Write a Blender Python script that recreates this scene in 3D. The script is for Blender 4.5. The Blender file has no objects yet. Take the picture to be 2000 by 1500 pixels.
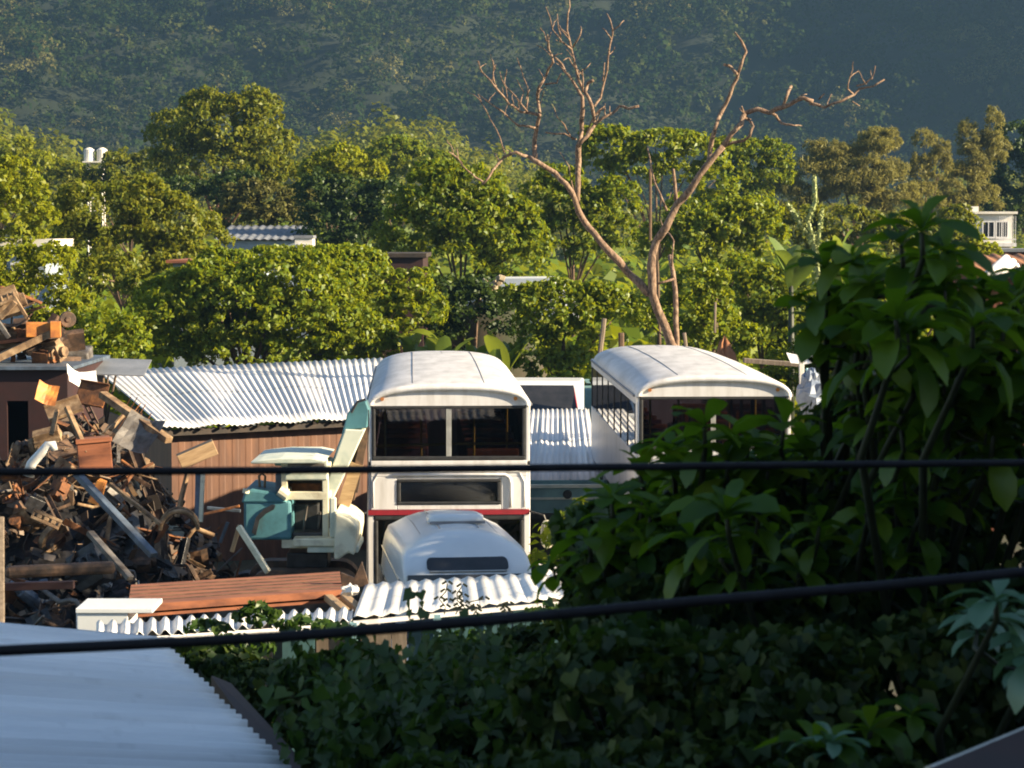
import bpy, math, random
import numpy as np
from mathutils import Vector, Matrix, Euler

# ------------------------------------------------------------------ camera, sky, sun, exposure
scene = bpy.context.scene
COL = scene.collection
R = math.radians
CAM = Vector((0.0, 0.0, 6.9))
FPX = 4500.0                      # focal length in pixels of the 2000 px wide photograph
PITCH = math.atan(300.0 / FPX)
camd = bpy.data.cameras.new('camera')
camd.sensor_width = 36.0
camd.lens = 36.0 * FPX / 2000.0
camd.clip_start = 0.1
camd.clip_end = 3000
camd.dof.use_dof = True
camd.dof.focus_distance = 46.0
camd.dof.aperture_fstop = 7.0
cam = bpy.data.objects.new('camera', camd)
cam.location = CAM
cam.rotation_euler = (math.pi / 2 - PITCH, 0, 0)
COL.objects.link(cam)
scene.camera = cam

SUN_EL = R(21.0)
SUN_DIR = Vector((0.976 * math.cos(SUN_EL), -0.216 * math.cos(SUN_EL), math.sin(SUN_EL)))  # towards the sun
world = bpy.data.worlds.new('World')
scene.world = world
world.use_nodes = True
wn = world.node_tree.nodes
bg = wn['Background']
sky = wn.new('ShaderNodeTexSky')
sky.sky_type = 'NISHITA'
sky.sun_disc = False
sky.sun_elevation = SUN_EL
sky.sun_rotation = math.atan2(SUN_DIR.x, SUN_DIR.y)
sky.altitude = 50
sky.air_density = 1.0
sky.dust_density = 0.6
world.node_tree.links.new(sky.outputs[0], bg.inputs[0])
bg.inputs[1].default_value = 0.058
sund = bpy.data.lights.new('sun', 'SUN')
sund.energy = 5.0
sund.angle = R(0.5)
sund.color = (1.0, 0.83, 0.56)
sun = bpy.data.objects.new('sun', sund)
sun.rotation_euler = SUN_DIR.to_track_quat('Z', 'Y').to_euler()
COL.objects.link(sun)
scene.view_settings.view_transform = 'Standard'
scene.view_settings.look = 'None'
scene.view_settings.exposure = 2.05
scene.view_settings.gamma = 1.0
cy = scene.cycles
cy.use_denoising = True
cy.max_bounces = 7
cy.diffuse_bounces = 3
cy.glossy_bounces = 3
cy.transmission_bounces = 4
cy.transparent_max_bounces = 12
cy.volume_bounces = 0
cy.sample_clamp_indirect = 6.0
cy.filter_width = 1.9

rng = np.random.default_rng(7)
random.seed(7)
_cp, _sp = math.cos(PITCH), math.sin(PITCH)


def P(u, v, d):
    """World point seen at photo pixel (u, v) at distance d along the ground."""
    x, y = (u - 1000.0) / FPX, (750.0 - v) / FPX
    dy = _cp + y * _sp
    dz = -_sp + y * _cp
    t = d / dy
    return Vector((x * t, d, CAM.z + dz * t))


# ------------------------------------------------------------------ mesh helpers
def link(o, parent=None):
    COL.objects.link(o)
    if parent is not None:
        o.parent = parent
    return o


def tag(o, label=None, cat=None, group=None, kind=None):
    if label: o['label'] = label
    if cat: o['category'] = cat
    if group: o['group'] = group
    if kind: o['kind'] = kind
    return o


def thing(name, label, cat, loc=(0, 0, 0), rz=0.0, group=None):
    o = bpy.data.objects.new(name, None)
    o.empty_display_size = 0.3
    o.location = loc
    o.rotation_euler = (0, 0, rz)
    COL.objects.link(o)
    return tag(o, label, cat, group)


class MB:
    def __init__(self):
        self.v, self.f = [], []

    def add(self, vs, fs):
        n = len(self.v)
        self.v += [tuple(p) for p in vs]
        self.f += [tuple(i + n for i in q) for q in fs]
        return self

    def box(self, c, s, rot=None, taper=(1, 1)):
        c = Vector(c)
        hx, hy, hz = s[0] / 2, s[1] / 2, s[2] / 2
        pts = []
        for z in (-1, 1):
            kx, ky = (1, 1) if z < 0 else taper
            for (x, y) in ((-1, -1), (1, -1), (1, 1), (-1, 1)):
                p = Vector((x * hx * kx, y * hy * ky, z * hz))
                if rot is not None: p = rot @ p
                pts.append(c + p)
        return self.add(pts, [(3, 2, 1, 0), (4, 5, 6, 7), (0, 1, 5, 4), (1, 2, 6, 5), (2, 3, 7, 6), (3, 0, 4, 7)])

    def b2(self, x0, x1, y0, y1, z0, z1):
        return self.box(((x0 + x1) / 2, (y0 + y1) / 2, (z0 + z1) / 2), (x1 - x0, y1 - y0, z1 - z0))

    def tube(self, pts, rad, n=8, cap=True):
        pts = [Vector(p) for p in pts]
        m = len(pts)
        if not hasattr(rad, '__len__'): rad = [rad] * m
        vs, fs = [], []
        a = None
        for i, p in enumerate(pts):
            t = (pts[min(i + 1, m - 1)] - pts[max(i - 1, 0)])
            t = t.normalized() if t.length > 1e-9 else Vector((0, 0, 1))
            if a is None:
                a = t.orthogonal().normalized()
            else:
                a = (a - t * a.dot(t))
                a = a.normalized() if a.length > 1e-6 else t.orthogonal().normalized()
            b = t.cross(a)
            for k in range(n):
                th = 2 * math.pi * k / n
                vs.append(p + (a * math.cos(th) + b * math.sin(th)) * rad[i])
        for i in range(m - 1):
            for k in range(n):
                fs.append((i * n + k, i * n + (k + 1) % n, (i + 1) * n + (k + 1) % n, (i + 1) * n + k))
        if cap:
            fs.append(tuple(range(n - 1, -1, -1)))
            fs.append(tuple((m - 1) * n + k for k in range(n)))
        return self.add(vs, fs)

    def prism(self, poly, axis, a0, a1):
        """poly: 2-D outline; axis 'x','y','z' extruded from a0 to a1."""
        n = len(poly)
        def mk(p, a):
            if axis == 'y': return (p[0], a, p[1])
            if axis == 'x': return (a, p[0], p[1])
            return (p[0], p[1], a)
        vs = [mk(p, a0) for p in poly] + [mk(p, a1) for p in poly]
        fs = [tuple(range(n)), tuple(range(2 * n - 1, n - 1, -1))]
        for i in range(n):
            j = (i + 1) % n
            fs.append((j, i, n + i, n + j))
        return self.add(vs, fs)

    def loft(self, rings, closed=False, cap=False):
        n = len(rings[0])
        vs = [p for r in rings for p in r]
        fs = []
        for i in range(len(rings) - 1):
            for k in range(n if closed else n - 1):
                fs.append((i * n + k, i * n + (k + 1) % n, (i + 1) * n + (k + 1) % n, (i + 1) * n + k))
        if cap:
            fs.append(tuple(range(n - 1, -1, -1)))
            fs.append(tuple((len(rings) - 1) * n + k for k in range(n)))
        return self.add(vs, fs)

    def build(self, name, mat, parent=None, bevel=0.0, smooth=False, solid=0.0):
        me = bpy.data.meshes.new(name)
        me.from_pydata(self.v, [], self.f)
        me.materials.append(mat)
        if smooth:
            me.polygons.foreach_set('use_smooth', [True] * len(me.polygons))
        me.update()
        o = bpy.data.objects.new(name, me)
        link(o, parent)
        if solid:
            md = o.modifiers.new('solid', 'SOLIDIFY'); md.thickness = solid; md.offset = -1
        if bevel:
            md = o.modifiers.new('bevel', 'BEVEL'); md.width = bevel; md.segments = 2
            md.limit_method = 'ANGLE'; md.angle_limit = R(40)
        return o


def np_mesh(name, verts, faces_n, mat, parent=None, smooth=False):
    """verts (N,3) float; faces (M,k) int array."""
    me = bpy.data.meshes.new(name)
    verts = np.ascontiguousarray(verts, dtype=np.float32)
    faces = np.ascontiguousarray(faces_n, dtype=np.int32)
    k = faces.shape[1]
    me.vertices.add(len(verts))
    me.vertices.foreach_set('co', verts.ravel())
    me.loops.add(faces.size)
    me.loops.foreach_set('vertex_index', faces.ravel())
    me.polygons.add(len(faces))
    me.polygons.foreach_set('loop_start', np.arange(0, faces.size, k, dtype=np.int32))
    me.polygons.foreach_set('loop_total', np.full(len(faces), k, dtype=np.int32))
    if smooth:
        me.polygons.foreach_set('use_smooth', np.ones(len(faces), dtype=bool))
    me.materials.append(mat)
    me.update(calc_edges=True)
    o = bpy.data.objects.new(name, me)
    return link(o, parent)


# ------------------------------------------------------------------ materials
def newmat(name):
    m = bpy.data.materials.new(name)
    m.use_nodes = True
    nt = m.node_tree
    return m, nt.nodes, nt.links, nt.nodes['Principled BSDF']


def ramp(nodes, stops):
    r = nodes.new('ShaderNodeValToRGB')
    e = r.color_ramp.elements
    while len(e) < len(stops): e.new(0.5)
    for i, (p, c) in enumerate(stops):
        e[i].position = p
        e[i].color = (*c, 1)
    return r


def noisy(name, c1, c2, scale=3.0, rough=0.6, metal=0.0, bump=0.0, stretch=None, lo=0.35, hi=0.65, detail=6, mid=None, spec=0.5, coat=0.0):
    """Two (or three) real paint or dirt colours mixed by noise in object space."""
    m, n, l, p = newmat(name)
    tc = n.new('ShaderNodeTexCoord')
    mp = n.new('ShaderNodeMapping')
    if stretch: mp.inputs['Scale'].default_value = stretch
    nz = n.new('ShaderNodeTexNoise')
    nz.inputs['Scale'].default_value = scale
    nz.inputs['Detail'].default_value = detail
    nz.inputs['Roughness'].default_value = 0.62
    l.new(tc.outputs['Object'], mp.inputs[0]); l.new(mp.outputs[0], nz.inputs[0])
    st = [(lo, c1), (hi, c2)] if mid is None else [(lo, c1), ((lo + hi) / 2, mid), (hi, c2)]
    rp = ramp(n, st)
    l.new(nz.outputs[0], rp.inputs[0]); l.new(rp.outputs[0], p.inputs['Base Color'])
    p.inputs['Roughness'].default_value = rough
    p.inputs['Metallic'].default_value = metal
    p.inputs['Specular IOR Level'].default_value = spec
    p.inputs['Coat Weight'].default_value = coat
    if bump:
        b = n.new('ShaderNodeBump'); b.inputs['Strength'].default_value = bump; b.inputs['Distance'].default_value = 0.02
        l.new(nz.outputs[0], b.inputs['Height']); l.new(b.outputs[0], p.inputs['Normal'])
    return m


def leafmat(name, cols, trans, gloss=0.08, tf=0.4, rough=0.45):
    """Leaves: each leaf picks one of the colours; part of the light passes through."""
    m, n, l, p = newmat(name)
    out = n['Material Output']
    g = n.new('ShaderNodeNewGeometry')
    k = len(cols)
    rp = ramp(n, [(i / max(1, k - 1), c) for i, c in enumerate(cols)])
    l.new(g.outputs['Random Per Island'], rp.inputs[0])
    d = n.new('ShaderNodeBsdfDiffuse'); l.new(rp.outputs[0], d.inputs[0])
    t = n.new('ShaderNodeBsdfTranslucent')
    mixc = n.new('ShaderNodeMix'); mixc.data_type = 'RGBA'; mixc.inputs[0].default_value = 0.75
    l.new(rp.outputs[0], mixc.inputs[6]); mixc.inputs[7].default_value = (*trans, 1)
    l.new(mixc.outputs[2], t.inputs[0])
    a = n.new('ShaderNodeMixShader'); a.inputs[0].default_value = tf
    l.new(d.outputs[0], a.inputs[1]); l.new(t.outputs[0], a.inputs[2])
    gl = n.new('ShaderNodeBsdfGlossy'); gl.inputs['Roughness'].default_value = rough
    gl.inputs[0].default_value = (0.8, 0.85, 0.8, 1)
    b = n.new('ShaderNodeMixShader'); b.inputs[0].default_value = gloss
    l.new(a.outputs[0], b.inputs[1]); l.new(gl.outputs[0], b.inputs[2])
    l.new(b.outputs[0], out.inputs[0])
    n.remove(p)
    return m


def glassmat(name, tint=(0.35, 0.36, 0.4), refl=1.5, rough=0.02):
    m, n, l, p = newmat(name)
    out = n['Material Output']
    fr = n.new('ShaderNodeFresnel'); fr.inputs[0].default_value = refl
    t = n.new('ShaderNodeBsdfTransparent'); t.inputs[0].default_value = (*tint, 1)
    g = n.new('ShaderNodeBsdfGlossy'); g.inputs['Roughness'].default_value = rough
    mx = n.new('ShaderNodeMixShader')
    l.new(fr.outputs[0], mx.inputs[0]); l.new(t.outputs[0], mx.inputs[1]); l.new(g.outputs[0], mx.inputs[2])
    l.new(mx.outputs[0], out.inputs[0]); n.remove(p)
    return m


def corrmat(name, base, dirt, rust=(0.2, 0.09, 0.04), amount=0.5, along='X', pitch=1.0, rough=0.45, metal=0.0, lap=0.007):
    """Painted or galvanised corrugated sheet: sheet-to-sheet tone, streaks down the ribs, rust spots."""
    m, n, l, p = newmat(name)
    tc = n.new('ShaderNodeTexCoord')
    mp = n.new('ShaderNodeMapping'); mp.inputs['Scale'].default_value = (9, 0.6, 1)
    l.new(tc.outputs['UV'], mp.inputs[0])
    nz = n.new('ShaderNodeTexNoise'); nz.inputs['Scale'].default_value = 2.0; nz.inputs['Detail'].default_value = 8
    l.new(mp.outputs[0], nz.inputs[0])
    rp = ramp(n, [(0.40, base), (0.78, dirt)])
    l.new(nz.outputs[0], rp.inputs[0])
    n2 = n.new('ShaderNodeTexNoise'); n2.inputs['Scale'].default_value = 5.0; n2.inputs['Detail'].default_value = 9
    l.new(tc.outputs['Object'], n2.inputs[0])
    r2 = ramp(n, [(0.60, (0, 0, 0)), (0.74, (amount, amount, amount))])
    l.new(n2.outputs[0], r2.inputs[0])
    mx = n.new('ShaderNodeMix'); mx.data_type = 'RGBA'
    l.new(r2.outputs[0], mx.inputs[0]); l.new(rp.outputs[0], mx.inputs[6]); mx.inputs[7].default_value = (*rust, 1)
    # sheets differ a little from one another
    sp = n.new('ShaderNodeSeparateXYZ'); l.new(tc.outputs['UV'], sp.inputs[0])
    ml = n.new('ShaderNodeMath'); ml.operation = 'MULTIPLY'; ml.inputs[1].default_value = 8.0
    l.new(sp.outputs[0], ml.inputs[0])
    fl = n.new('ShaderNodeMath'); fl.operation = 'FLOOR'; l.new(ml.outputs[0], fl.inputs[0])
    wn_ = n.new('ShaderNodeTexWhiteNoise'); wn_.noise_dimensions = '1D'; l.new(fl.outputs[0], wn_.inputs['W'])
    r3 = ramp(n, [(0, (0.80, 0.80, 0.80)), (1, (1, 1, 1))]); l.new(wn_.outputs[0], r3.inputs[0])
    mu = n.new('ShaderNodeMix'); mu.data_type = 'RGBA'; mu.blend_type = 'MULTIPLY'; mu.inputs[0].default_value = 1.0
    l.new(mx.outputs[2], mu.inputs[6]); l.new(r3.outputs[0], mu.inputs[7])
    # dirt gathered along the lap where one course of sheets covers the next
    cmpn = n.new('ShaderNodeMath'); cmpn.operation = 'COMPARE'; cmpn.inputs[1].default_value = 0.52; cmpn.inputs[2].default_value = lap
    l.new(sp.outputs[1], cmpn.inputs[0])
    mk = n.new('ShaderNodeMath'); mk.operation = 'MULTIPLY'; l.new(cmpn.outputs[0], mk.inputs[0]); l.new(nz.outputs[0], mk.inputs[1])
    lp = n.new('ShaderNodeMix'); lp.data_type = 'RGBA'; l.new(mk.outputs[0], lp.inputs[0]); l.new(mu.outputs[2], lp.inputs[6]); lp.inputs[7].default_value = (0.08, 0.07, 0.06, 1)
    l.new(lp.outputs[2], p.inputs['Base Color'])
    p.inputs['Roughness'].default_value = rough
    p.inputs['Metallic'].default_value = metal
    return m


M = {}
M['bus_white'] = noisy('bus white paint', (0.66, 0.645, 0.66), (0.40, 0.375, 0.36), 2.4, 0.36, lo=0.46, hi=0.85, stretch=(2.2, 1, 0.35), detail=9)
M['bus_roof'] = noisy('weathered bus roof', (0.62, 0.60, 0.61), (0.33, 0.32, 0.32), 2.2, 0.5, lo=0.36, hi=0.80, stretch=(1.6, .5, 1), detail=10)
M['seam'] = noisy('dark seam', (0.28, 0.27, 0.28), (0.16, 0.15, 0.15), 5, 0.7)
M['black'] = noisy('black rubber', (0.012, 0.012, 0.014), (0.03, 0.03, 0.032), 8, 0.55)
M['dark_metal'] = noisy('dark metal', (0.03, 0.03, 0.035), (0.07, 0.065, 0.06), 6, 0.5, 0.4)
M['red_paint'] = noisy('red paint', (0.30, 0.012, 0.025), (0.20, 0.012, 0.02), 5, 0.45)
M['glass'] = glassmat('window glass', (0.44, 0.42, 0.46), 1.6)
M['glass_dark'] = glassmat('dark glass', (0.10, 0.10, 0.13))
M['yellow'] = noisy('yellow rail', (0.85, 0.66, 0.08), (0.70, 0.52, 0.06), 6, 0.4)
M['alu'] = noisy('aluminium', (0.62, 0.60, 0.55), (0.45, 0.43, 0.40), 8, 0.35, 0.6)
M['seat_cloth'] = noisy('plum seat cloth', (0.16, 0.07, 0.09), (0.09, 0.045, 0.06), 12, 0.85)
M['seat_orange'] = noisy('orange seat cloth', (0.34, 0.12, 0.03), (0.16, 0.055, 0.02), 12, 0.8)
M['interior'] = noisy('bus interior', (0.13, 0.10, 0.11), (0.08, 0.06, 0.07), 5, 0.7)
M['van_white'] = noisy('van white paint', (0.70, 0.72, 0.74), (0.60, 0.62, 0.64), 1.4, 0.28, lo=0.35, hi=0.75)
M['van_grey'] = noisy('van grey panel', (0.34, 0.34, 0.36), (0.24, 0.24, 0.26), 3, 0.4)
M['teal'] = noisy('faded teal paint', (0.075, 0.21, 0.25), (0.05, 0.06, 0.055), 3.0, 0.55, mid=(0.05, 0.15, 0.18), lo=0.38, hi=0.76, detail=10)
M['mint'] = noisy('chalky mint paint', (0.62, 0.64, 0.54), (0.20, 0.12, 0.07), 3.2, 0.6, lo=0.46, hi=0.80, mid=(0.44, 0.50, 0.44), detail=10)
M['pale_teal'] = noisy('pale teal panel', (0.20, 0.36, 0.36), (0.12, 0.22, 0.23), 2.0, 0.5)
M['cream_paint'] = noisy('cream paint', (0.70, 0.66, 0.50), (0.22, 0.13, 0.06), 4.0, 0.6, lo=0.46, hi=0.80, mid=(0.50, 0.45, 0.33), detail=10)
M['rust'] = noisy('rust', (0.055, 0.025, 0.014), (0.30, 0.11, 0.03), 5.5, 0.9, mid=(0.15, 0.06, 0.025), bump=0.7, lo=0.33, hi=0.70)
M['rust_dark'] = noisy('dark oily rust', (0.025, 0.018, 0.014), (0.15, 0.085, 0.05), 5, 0.7, mid=(0.07, 0.04, 0.025), bump=0.5)
M['rust_tan'] = noisy('dusty rust', (0.34, 0.235, 0.14), (0.07, 0.040, 0.024), 5, 0.85, mid=(0.19, 0.115, 0.06), bump=0.6, lo=0.34, hi=0.68)
M['rust_red'] = noisy('red oxide', (0.30, 0.105, 0.048), (0.13, 0.045, 0.025), 2.6, 0.85, bump=0.4, stretch=(0.4, 3, 3), mid=(0.23, 0.078, 0.036), detail=9)
M['orange'] = noisy('orange paint', (0.62, 0.24, 0.04), (0.30, 0.10, 0.03), 4, 0.6)
M['grease'] = noisy('black grease', (0.008, 0.008, 0.010), (0.035, 0.034, 0.038), 7, 0.35, 0.3, bump=0.5)
M['steel_blue'] = noisy('blue grey steel', (0.12, 0.16, 0.22), (0.06, 0.07, 0.09), 4, 0.5, 0.3)
M['scrap_grey'] = noisy('grey metal', (0.19, 0.175, 0.165), (0.06, 0.045, 0.036), 5, 0.6, 0.3, bump=0.5, lo=0.35, hi=0.68)
M['white_pipe'] = noisy('white plastic', (0.78, 0.76, 0.74), (0.60, 0.58, 0.55), 4, 0.4)
M['maroon'] = noisy('maroon sheet', (0.032, 0.007, 0.006), (0.018, 0.005, 0.005), 2, 0.7)
M['brown_wall'] = noisy('brown painted sheet', (0.155, 0.068, 0.036), (0.085, 0.037, 0.022), 1.6, 0.65, stretch=(3, 3, 0.5))
M['eave_dark'] = noisy('dark timber', (0.02, 0.015, 0.013), (0.045, 0.03, 0.022), 5, 0.8)
M['wood'] = noisy('bare timber', (0.40, 0.27, 0.15), (0.25, 0.155, 0.08), 3, 0.75, stretch=(1, 9, 9))
M['plank_grey'] = noisy('weathered plank', (0.22, 0.17, 0.13), (0.12, 0.09, 0.065), 3, 0.85, stretch=(8, 8, 0.8))
M['board_teal'] = noisy('blue green board', (0.06, 0.14, 0.15), (0.035, 0.085, 0.095), 2.5, 0.6)
M['post_blue'] = noisy('light blue paint', (0.30, 0.50, 0.56), (0.20, 0.36, 0.42), 3, 0.5)
M['roof_white'] = corrmat('white corrugated sheet', (0.78, 0.76, 0.76), (0.60, 0.58, 0.58), amount=0.16)
M['roof_lean'] = corrmat('white corrugated lean-to sheet', (0.80, 0.78, 0.76), (0.62, 0.59, 0.56), amount=0.22)
M['roof_near'] = corrmat('pale grey blue corrugated sheet', (0.78, 0.81, 0.84), (0.60, 0.64, 0.68), rust=(0.26, 0.28, 0.30), amount=0.25, rough=0.5, lap=-1.0)
M['roof_rust'] = corrmat('old corrugated sheet', (0.36, 0.35, 0.35), (0.20, 0.16, 0.13), amount=0.6)
M['wall_white'] = noisy('whitewashed wall', (0.74, 0.70, 0.64), (0.52, 0.48, 0.42), 0.9, 0.8, lo=0.4, hi=0.75)
M['wall_blue'] = noisy('faded blue wall', (0.30, 0.36, 0.42), (0.20, 0.24, 0.28), 1.2, 0.8)
M['wall_brick'] = noisy('red brown wall', (0.20, 0.06, 0.03), (0.12, 0.04, 0.025), 1.5, 0.85)
M['grey_roof'] = noisy('grey roof', (0.20, 0.21, 0.24), (0.12, 0.13, 0.15), 1.2, 0.6)
M['window_dark'] = noisy('dark window', (0.02, 0.022, 0.026), (0.035, 0.035, 0.04), 3, 0.15)
M['bark_dead'] = noisy('dead bark', (0.30, 0.215, 0.150), (0.055, 0.036, 0.026), 16, 0.95, mid=(0.185, 0.115, 0.075), bump=1.0, lo=0.33, hi=0.68, stretch=(1, 1, 0.4))
M['bark'] = noisy('bark', (0.14, 0.085, 0.05), (0.07, 0.042, 0.026), 4, 0.9, bump=0.6)
M['bark_red'] = noisy('reddish bark', (0.26, 0.13, 0.075), (0.14, 0.065, 0.04), 4, 0.9, bump=0.5)
M['stem_green'] = noisy('green stem', (0.024, 0.030, 0.012), (0.012, 0.016, 0.007), 5, 0.6)
M['cable'] = noisy('black cable', (0.006, 0.006, 0.008), (0.012, 0.012, 0.016), 20, 0.6, spec=0.2)
M['soil'] = noisy('yard soil', (0.06, 0.045, 0.03), (0.025, 0.022, 0.015), 0.9, 0.95, bump=0.6, mid=(0.035, 0.04, 0.018))
M['hill_floor'] = noisy('hill undergrowth', (0.010, 0.017, 0.006), (0.020, 0.030, 0.010), 0.12, 0.95, bump=0.8)
M['dirt_red'] = noisy('red earth', (0.36, 0.16, 0.07), (0.22, 0.09, 0.045), 2.5, 0.95, bump=0.6)
M['tarp'] = noisy('blue grey tarpaulin', (0.22, 0.27, 0.36), (0.10, 0.12, 0.17), 3, 0.45, lo=0.3, hi=0.7)
M['rock'] = noisy('pale rubble', (0.48, 0.40, 0.28), (0.22, 0.16, 0.10), 3, 0.9, bump=0.8)

YG = [(0.045, 0.075, 0.010), (0.075, 0.105, 0.012), (0.115, 0.135, 0.014)]
M['leaf_mid'] = leafmat('mid green leaves', [(0.060, 0.105, 0.008), (0.105, 0.150, 0.008), (0.175, 0.200, 0.010)], (0.36, 0.38, 0.008), 0.015, 0.4)
M['leaf_vine'] = leafmat('yellow green vine leaves', [(0.078, 0.130, 0.008), (0.135, 0.182, 0.009), (0.215, 0.235, 0.012)], (0.40, 0.42, 0.008), 0.02, 0.42)
M['leaf_yellow'] = leafmat('yellowish leaves', [(0.13, 0.175, 0.008), (0.19, 0.215, 0.009), (0.23, 0.235, 0.010)], (0.42, 0.42, 0.010), 0.015, 0.45)
M['leaf_olive'] = leafmat('olive green leaves', [(0.072, 0.100, 0.010), (0.120, 0.138, 0.011), (0.180, 0.175, 0.013)], (0.32, 0.32, 0.010), 0.015, 0.36)
M['leaf_brown'] = leafmat('brownish leaves', [(0.070, 0.075, 0.020), (0.105, 0.102, 0.026), (0.13, 0.12, 0.030)], (0.17, 0.16, 0.025), 0.01, 0.32)
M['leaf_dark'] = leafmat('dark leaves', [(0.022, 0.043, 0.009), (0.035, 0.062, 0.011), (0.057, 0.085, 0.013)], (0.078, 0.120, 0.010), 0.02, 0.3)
M['needle'] = leafmat('casuarina needles', [(0.14, 0.138, 0.042), (0.19, 0.175, 0.050), (0.23, 0.205, 0.060)], (0.30, 0.27, 0.05), 0.01, 0.42)
M['leaf_far'] = leafmat('far wood leaves', [(0.018, 0.034, 0.010), (0.030, 0.048, 0.013)], (0.08, 0.10, 0.02), 0.0, 0.25)
_nt = M['leaf_far'].node_tree
_tc = _nt.nodes.new('ShaderNodeTexCoord'); _nz = _nt.nodes.new('ShaderNodeTexNoise')
_nz.inputs['Scale'].default_value = 0.16; _nz.inputs['Detail'].default_value = 2
_rp = ramp(_nt.nodes, [(0.36, (0.014, 0.030, 0.010)), (0.52, (0.030, 0.050, 0.014)), (0.62, (0.065, 0.078, 0.022)), (0.72, (0.12, 0.110, 0.038))])
_nt.links.new(_tc.outputs['Object'], _nz.inputs[0]); _nt.links.new(_nz.outputs[0], _rp.inputs[0])
for _n in list(_nt.nodes):
    if _n.type == 'BSDF_DIFFUSE': _nt.links.new(_rp.outputs[0], _n.inputs[0])
M['leaf_big'] = leafmat('broad leaves', [(0.024, 0.064, 0.006), (0.046, 0.105, 0.008), (0.085, 0.155, 0.010), (0.14, 0.19, 0.012)], (0.15, 0.28, 0.008), 0.03, 0.45, 0.4)
M['leaf_pale'] = leafmat('young grey green leaves', [(0.07, 0.16, 0.09), (0.10, 0.21, 0.12)], (0.12, 0.24, 0.08), 0.08, 0.35, 0.4)
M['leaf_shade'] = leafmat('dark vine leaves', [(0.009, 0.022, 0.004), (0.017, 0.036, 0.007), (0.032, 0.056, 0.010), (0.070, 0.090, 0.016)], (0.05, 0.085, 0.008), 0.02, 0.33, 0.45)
M['leaf_pale_wood'] = leafmat('pale crowns', [(0.12, 0.13, 0.040), (0.17, 0.165, 0.055), (0.22, 0.19, 0.075)], (0.25, 0.24, 0.05), 0.0, 0.3)  # sunlight on far crowns put into a paler leaf colour
M['leaf_banana'] = leafmat('banana leaves', [(0.06, 0.12, 0.015), (0.11, 0.17, 0.02), (0.17, 0.21, 0.03)], (0.26, 0.30, 0.03), 0.08, 0.45, 0.4)
M['spike'] = leafmat('pale spiky stalks', [(0.26, 0.32, 0.12), (0.34, 0.36, 0.15)], (0.25, 0.3, 0.1), 0.03, 0.2)


# ------------------------------------------------------------------ terrain
def sm(a, b, x):
    t = np.clip((np.asarray(x, float) - a) / (b - a), 0, 1)
    return t * t * (3 - 2 * t)


def wob(x, y, s, k=0.0):
    return (np.sin(x / s + 1.3 + k) * np.cos(y / s * 0.83 - 0.7 + 2 * k) + 0.5 * np.sin(x / s * 2.3 + y / s * 1.7 + k * 3) + 0.3 * np.sin(x / s * 4.1 - y / s * 3.7 + k)) / 1.8


def terr(x, y):
    x = np.asarray(x, float); y = np.asarray(y, float)
    z = 0.10 * wob(x, y, 3.0)
    z = z + 2.4 * sm(21, 15, y)
    z = z + 15.5 * sm(9.0, 17, x) * sm(17.5, 7.0, y)                # unseen hill added right of the viewer to shade the foreground
    z = z + 1.2 * sm(50, 75, y)                                     # ground climbs behind the yard
    z = z + 15.5 * np.exp(-((x + 16) / 26) ** 2 - ((y - 300) / 48) ** 2)
    z = z + 16 * np.exp(-((x + 72) / 24) ** 2 - ((y - 290) / 60) ** 2)
    z = z + 9 * np.exp(-((x - 70) / 30) ** 2 - ((y - 330) / 60) ** 2)
    m = 0.62 * np.clip(y - 480 + 16 * wob(x, y, 45.0), 0, None)
    m = 150 * (1 - np.exp(-m / 150 * 1.15))
    m = m + sm(490, 560, y) * 6.5 * wob(x, y, 17.0, 0.6)
    z = z + m
    z = z + 78 * sm(128, 215, x) * sm(380, 520, y) * sm(900, 760, y)  # unseen spur added to keep the sun off the slope
    return z


def sheet(name, xs, ys, mat):
    X, Y = np.meshgrid(xs, ys)
    Z = terr(X, Y)
    v = np.stack([X, Y, Z], -1).reshape(-1, 3)
    nx, ny = len(xs), len(ys)
    i = np.arange(ny - 1)[:, None] * nx + np.arange(nx - 1)[None, :]
    f = np.stack([i, i + 1, i + nx + 1, i + nx], -1).reshape(-1, 4)
    return np_mesh(name, v, f, mat, smooth=True)


_xs = np.unique(np.concatenate([np.arange(-255, -40, 8.0), np.arange(-40, 40, 1.0), np.arange(40, 256, 8.0), [255]]))
_ys = np.unique(np.concatenate([np.arange(-60, 0, 4.0), np.arange(0, 60, 1.0), np.arange(60, 221, 5.0)]))
tag(sheet('ground', _xs, _ys, M['soil']), kind='structure')
tag(sheet('hills', np.arange(-255, 256, 5.0), np.arange(220, 761, 5.0), M['hill_floor']), kind='structure')


# ------------------------------------------------------------------ foliage
def unit(a):
    return a / np.maximum(np.linalg.norm(a, axis=-1, keepdims=True), 1e-9)


def leaf_arrays(pts, nrm, size, droop=0.35, wr=0.55, rnd=0.7):
    """Kite-shaped leaves at pts, facing roughly along nrm."""
    N = len(pts)
    n = unit(nrm + rnd * rng.normal(size=(N, 3)))
    t = rng.normal(size=(N, 3)); t[:, 2] -= droop * 2
    t = unit(t - n * (t * n).sum(-1, keepdims=True))
    b = np.cross(n, t)
    s = (size * rng.uniform(0.65, 1.3, N))[:, None]
    w = s * wr
    base = pts - t * s * 0.5
    tip = pts + t * s * 0.5 - n * s * 0.12
    l_ = pts + b * w * 0.5 - t * s * 0.08 + n * s * 0.10
    r_ = pts - b * w * 0.5 - t * s * 0.08 + n * s * 0.10
    v = np.stack([base, r_, tip, l_], 1).reshape(-1, 3)
    f = np.arange(4 * N).reshape(N, 4)
    return v, f


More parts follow.
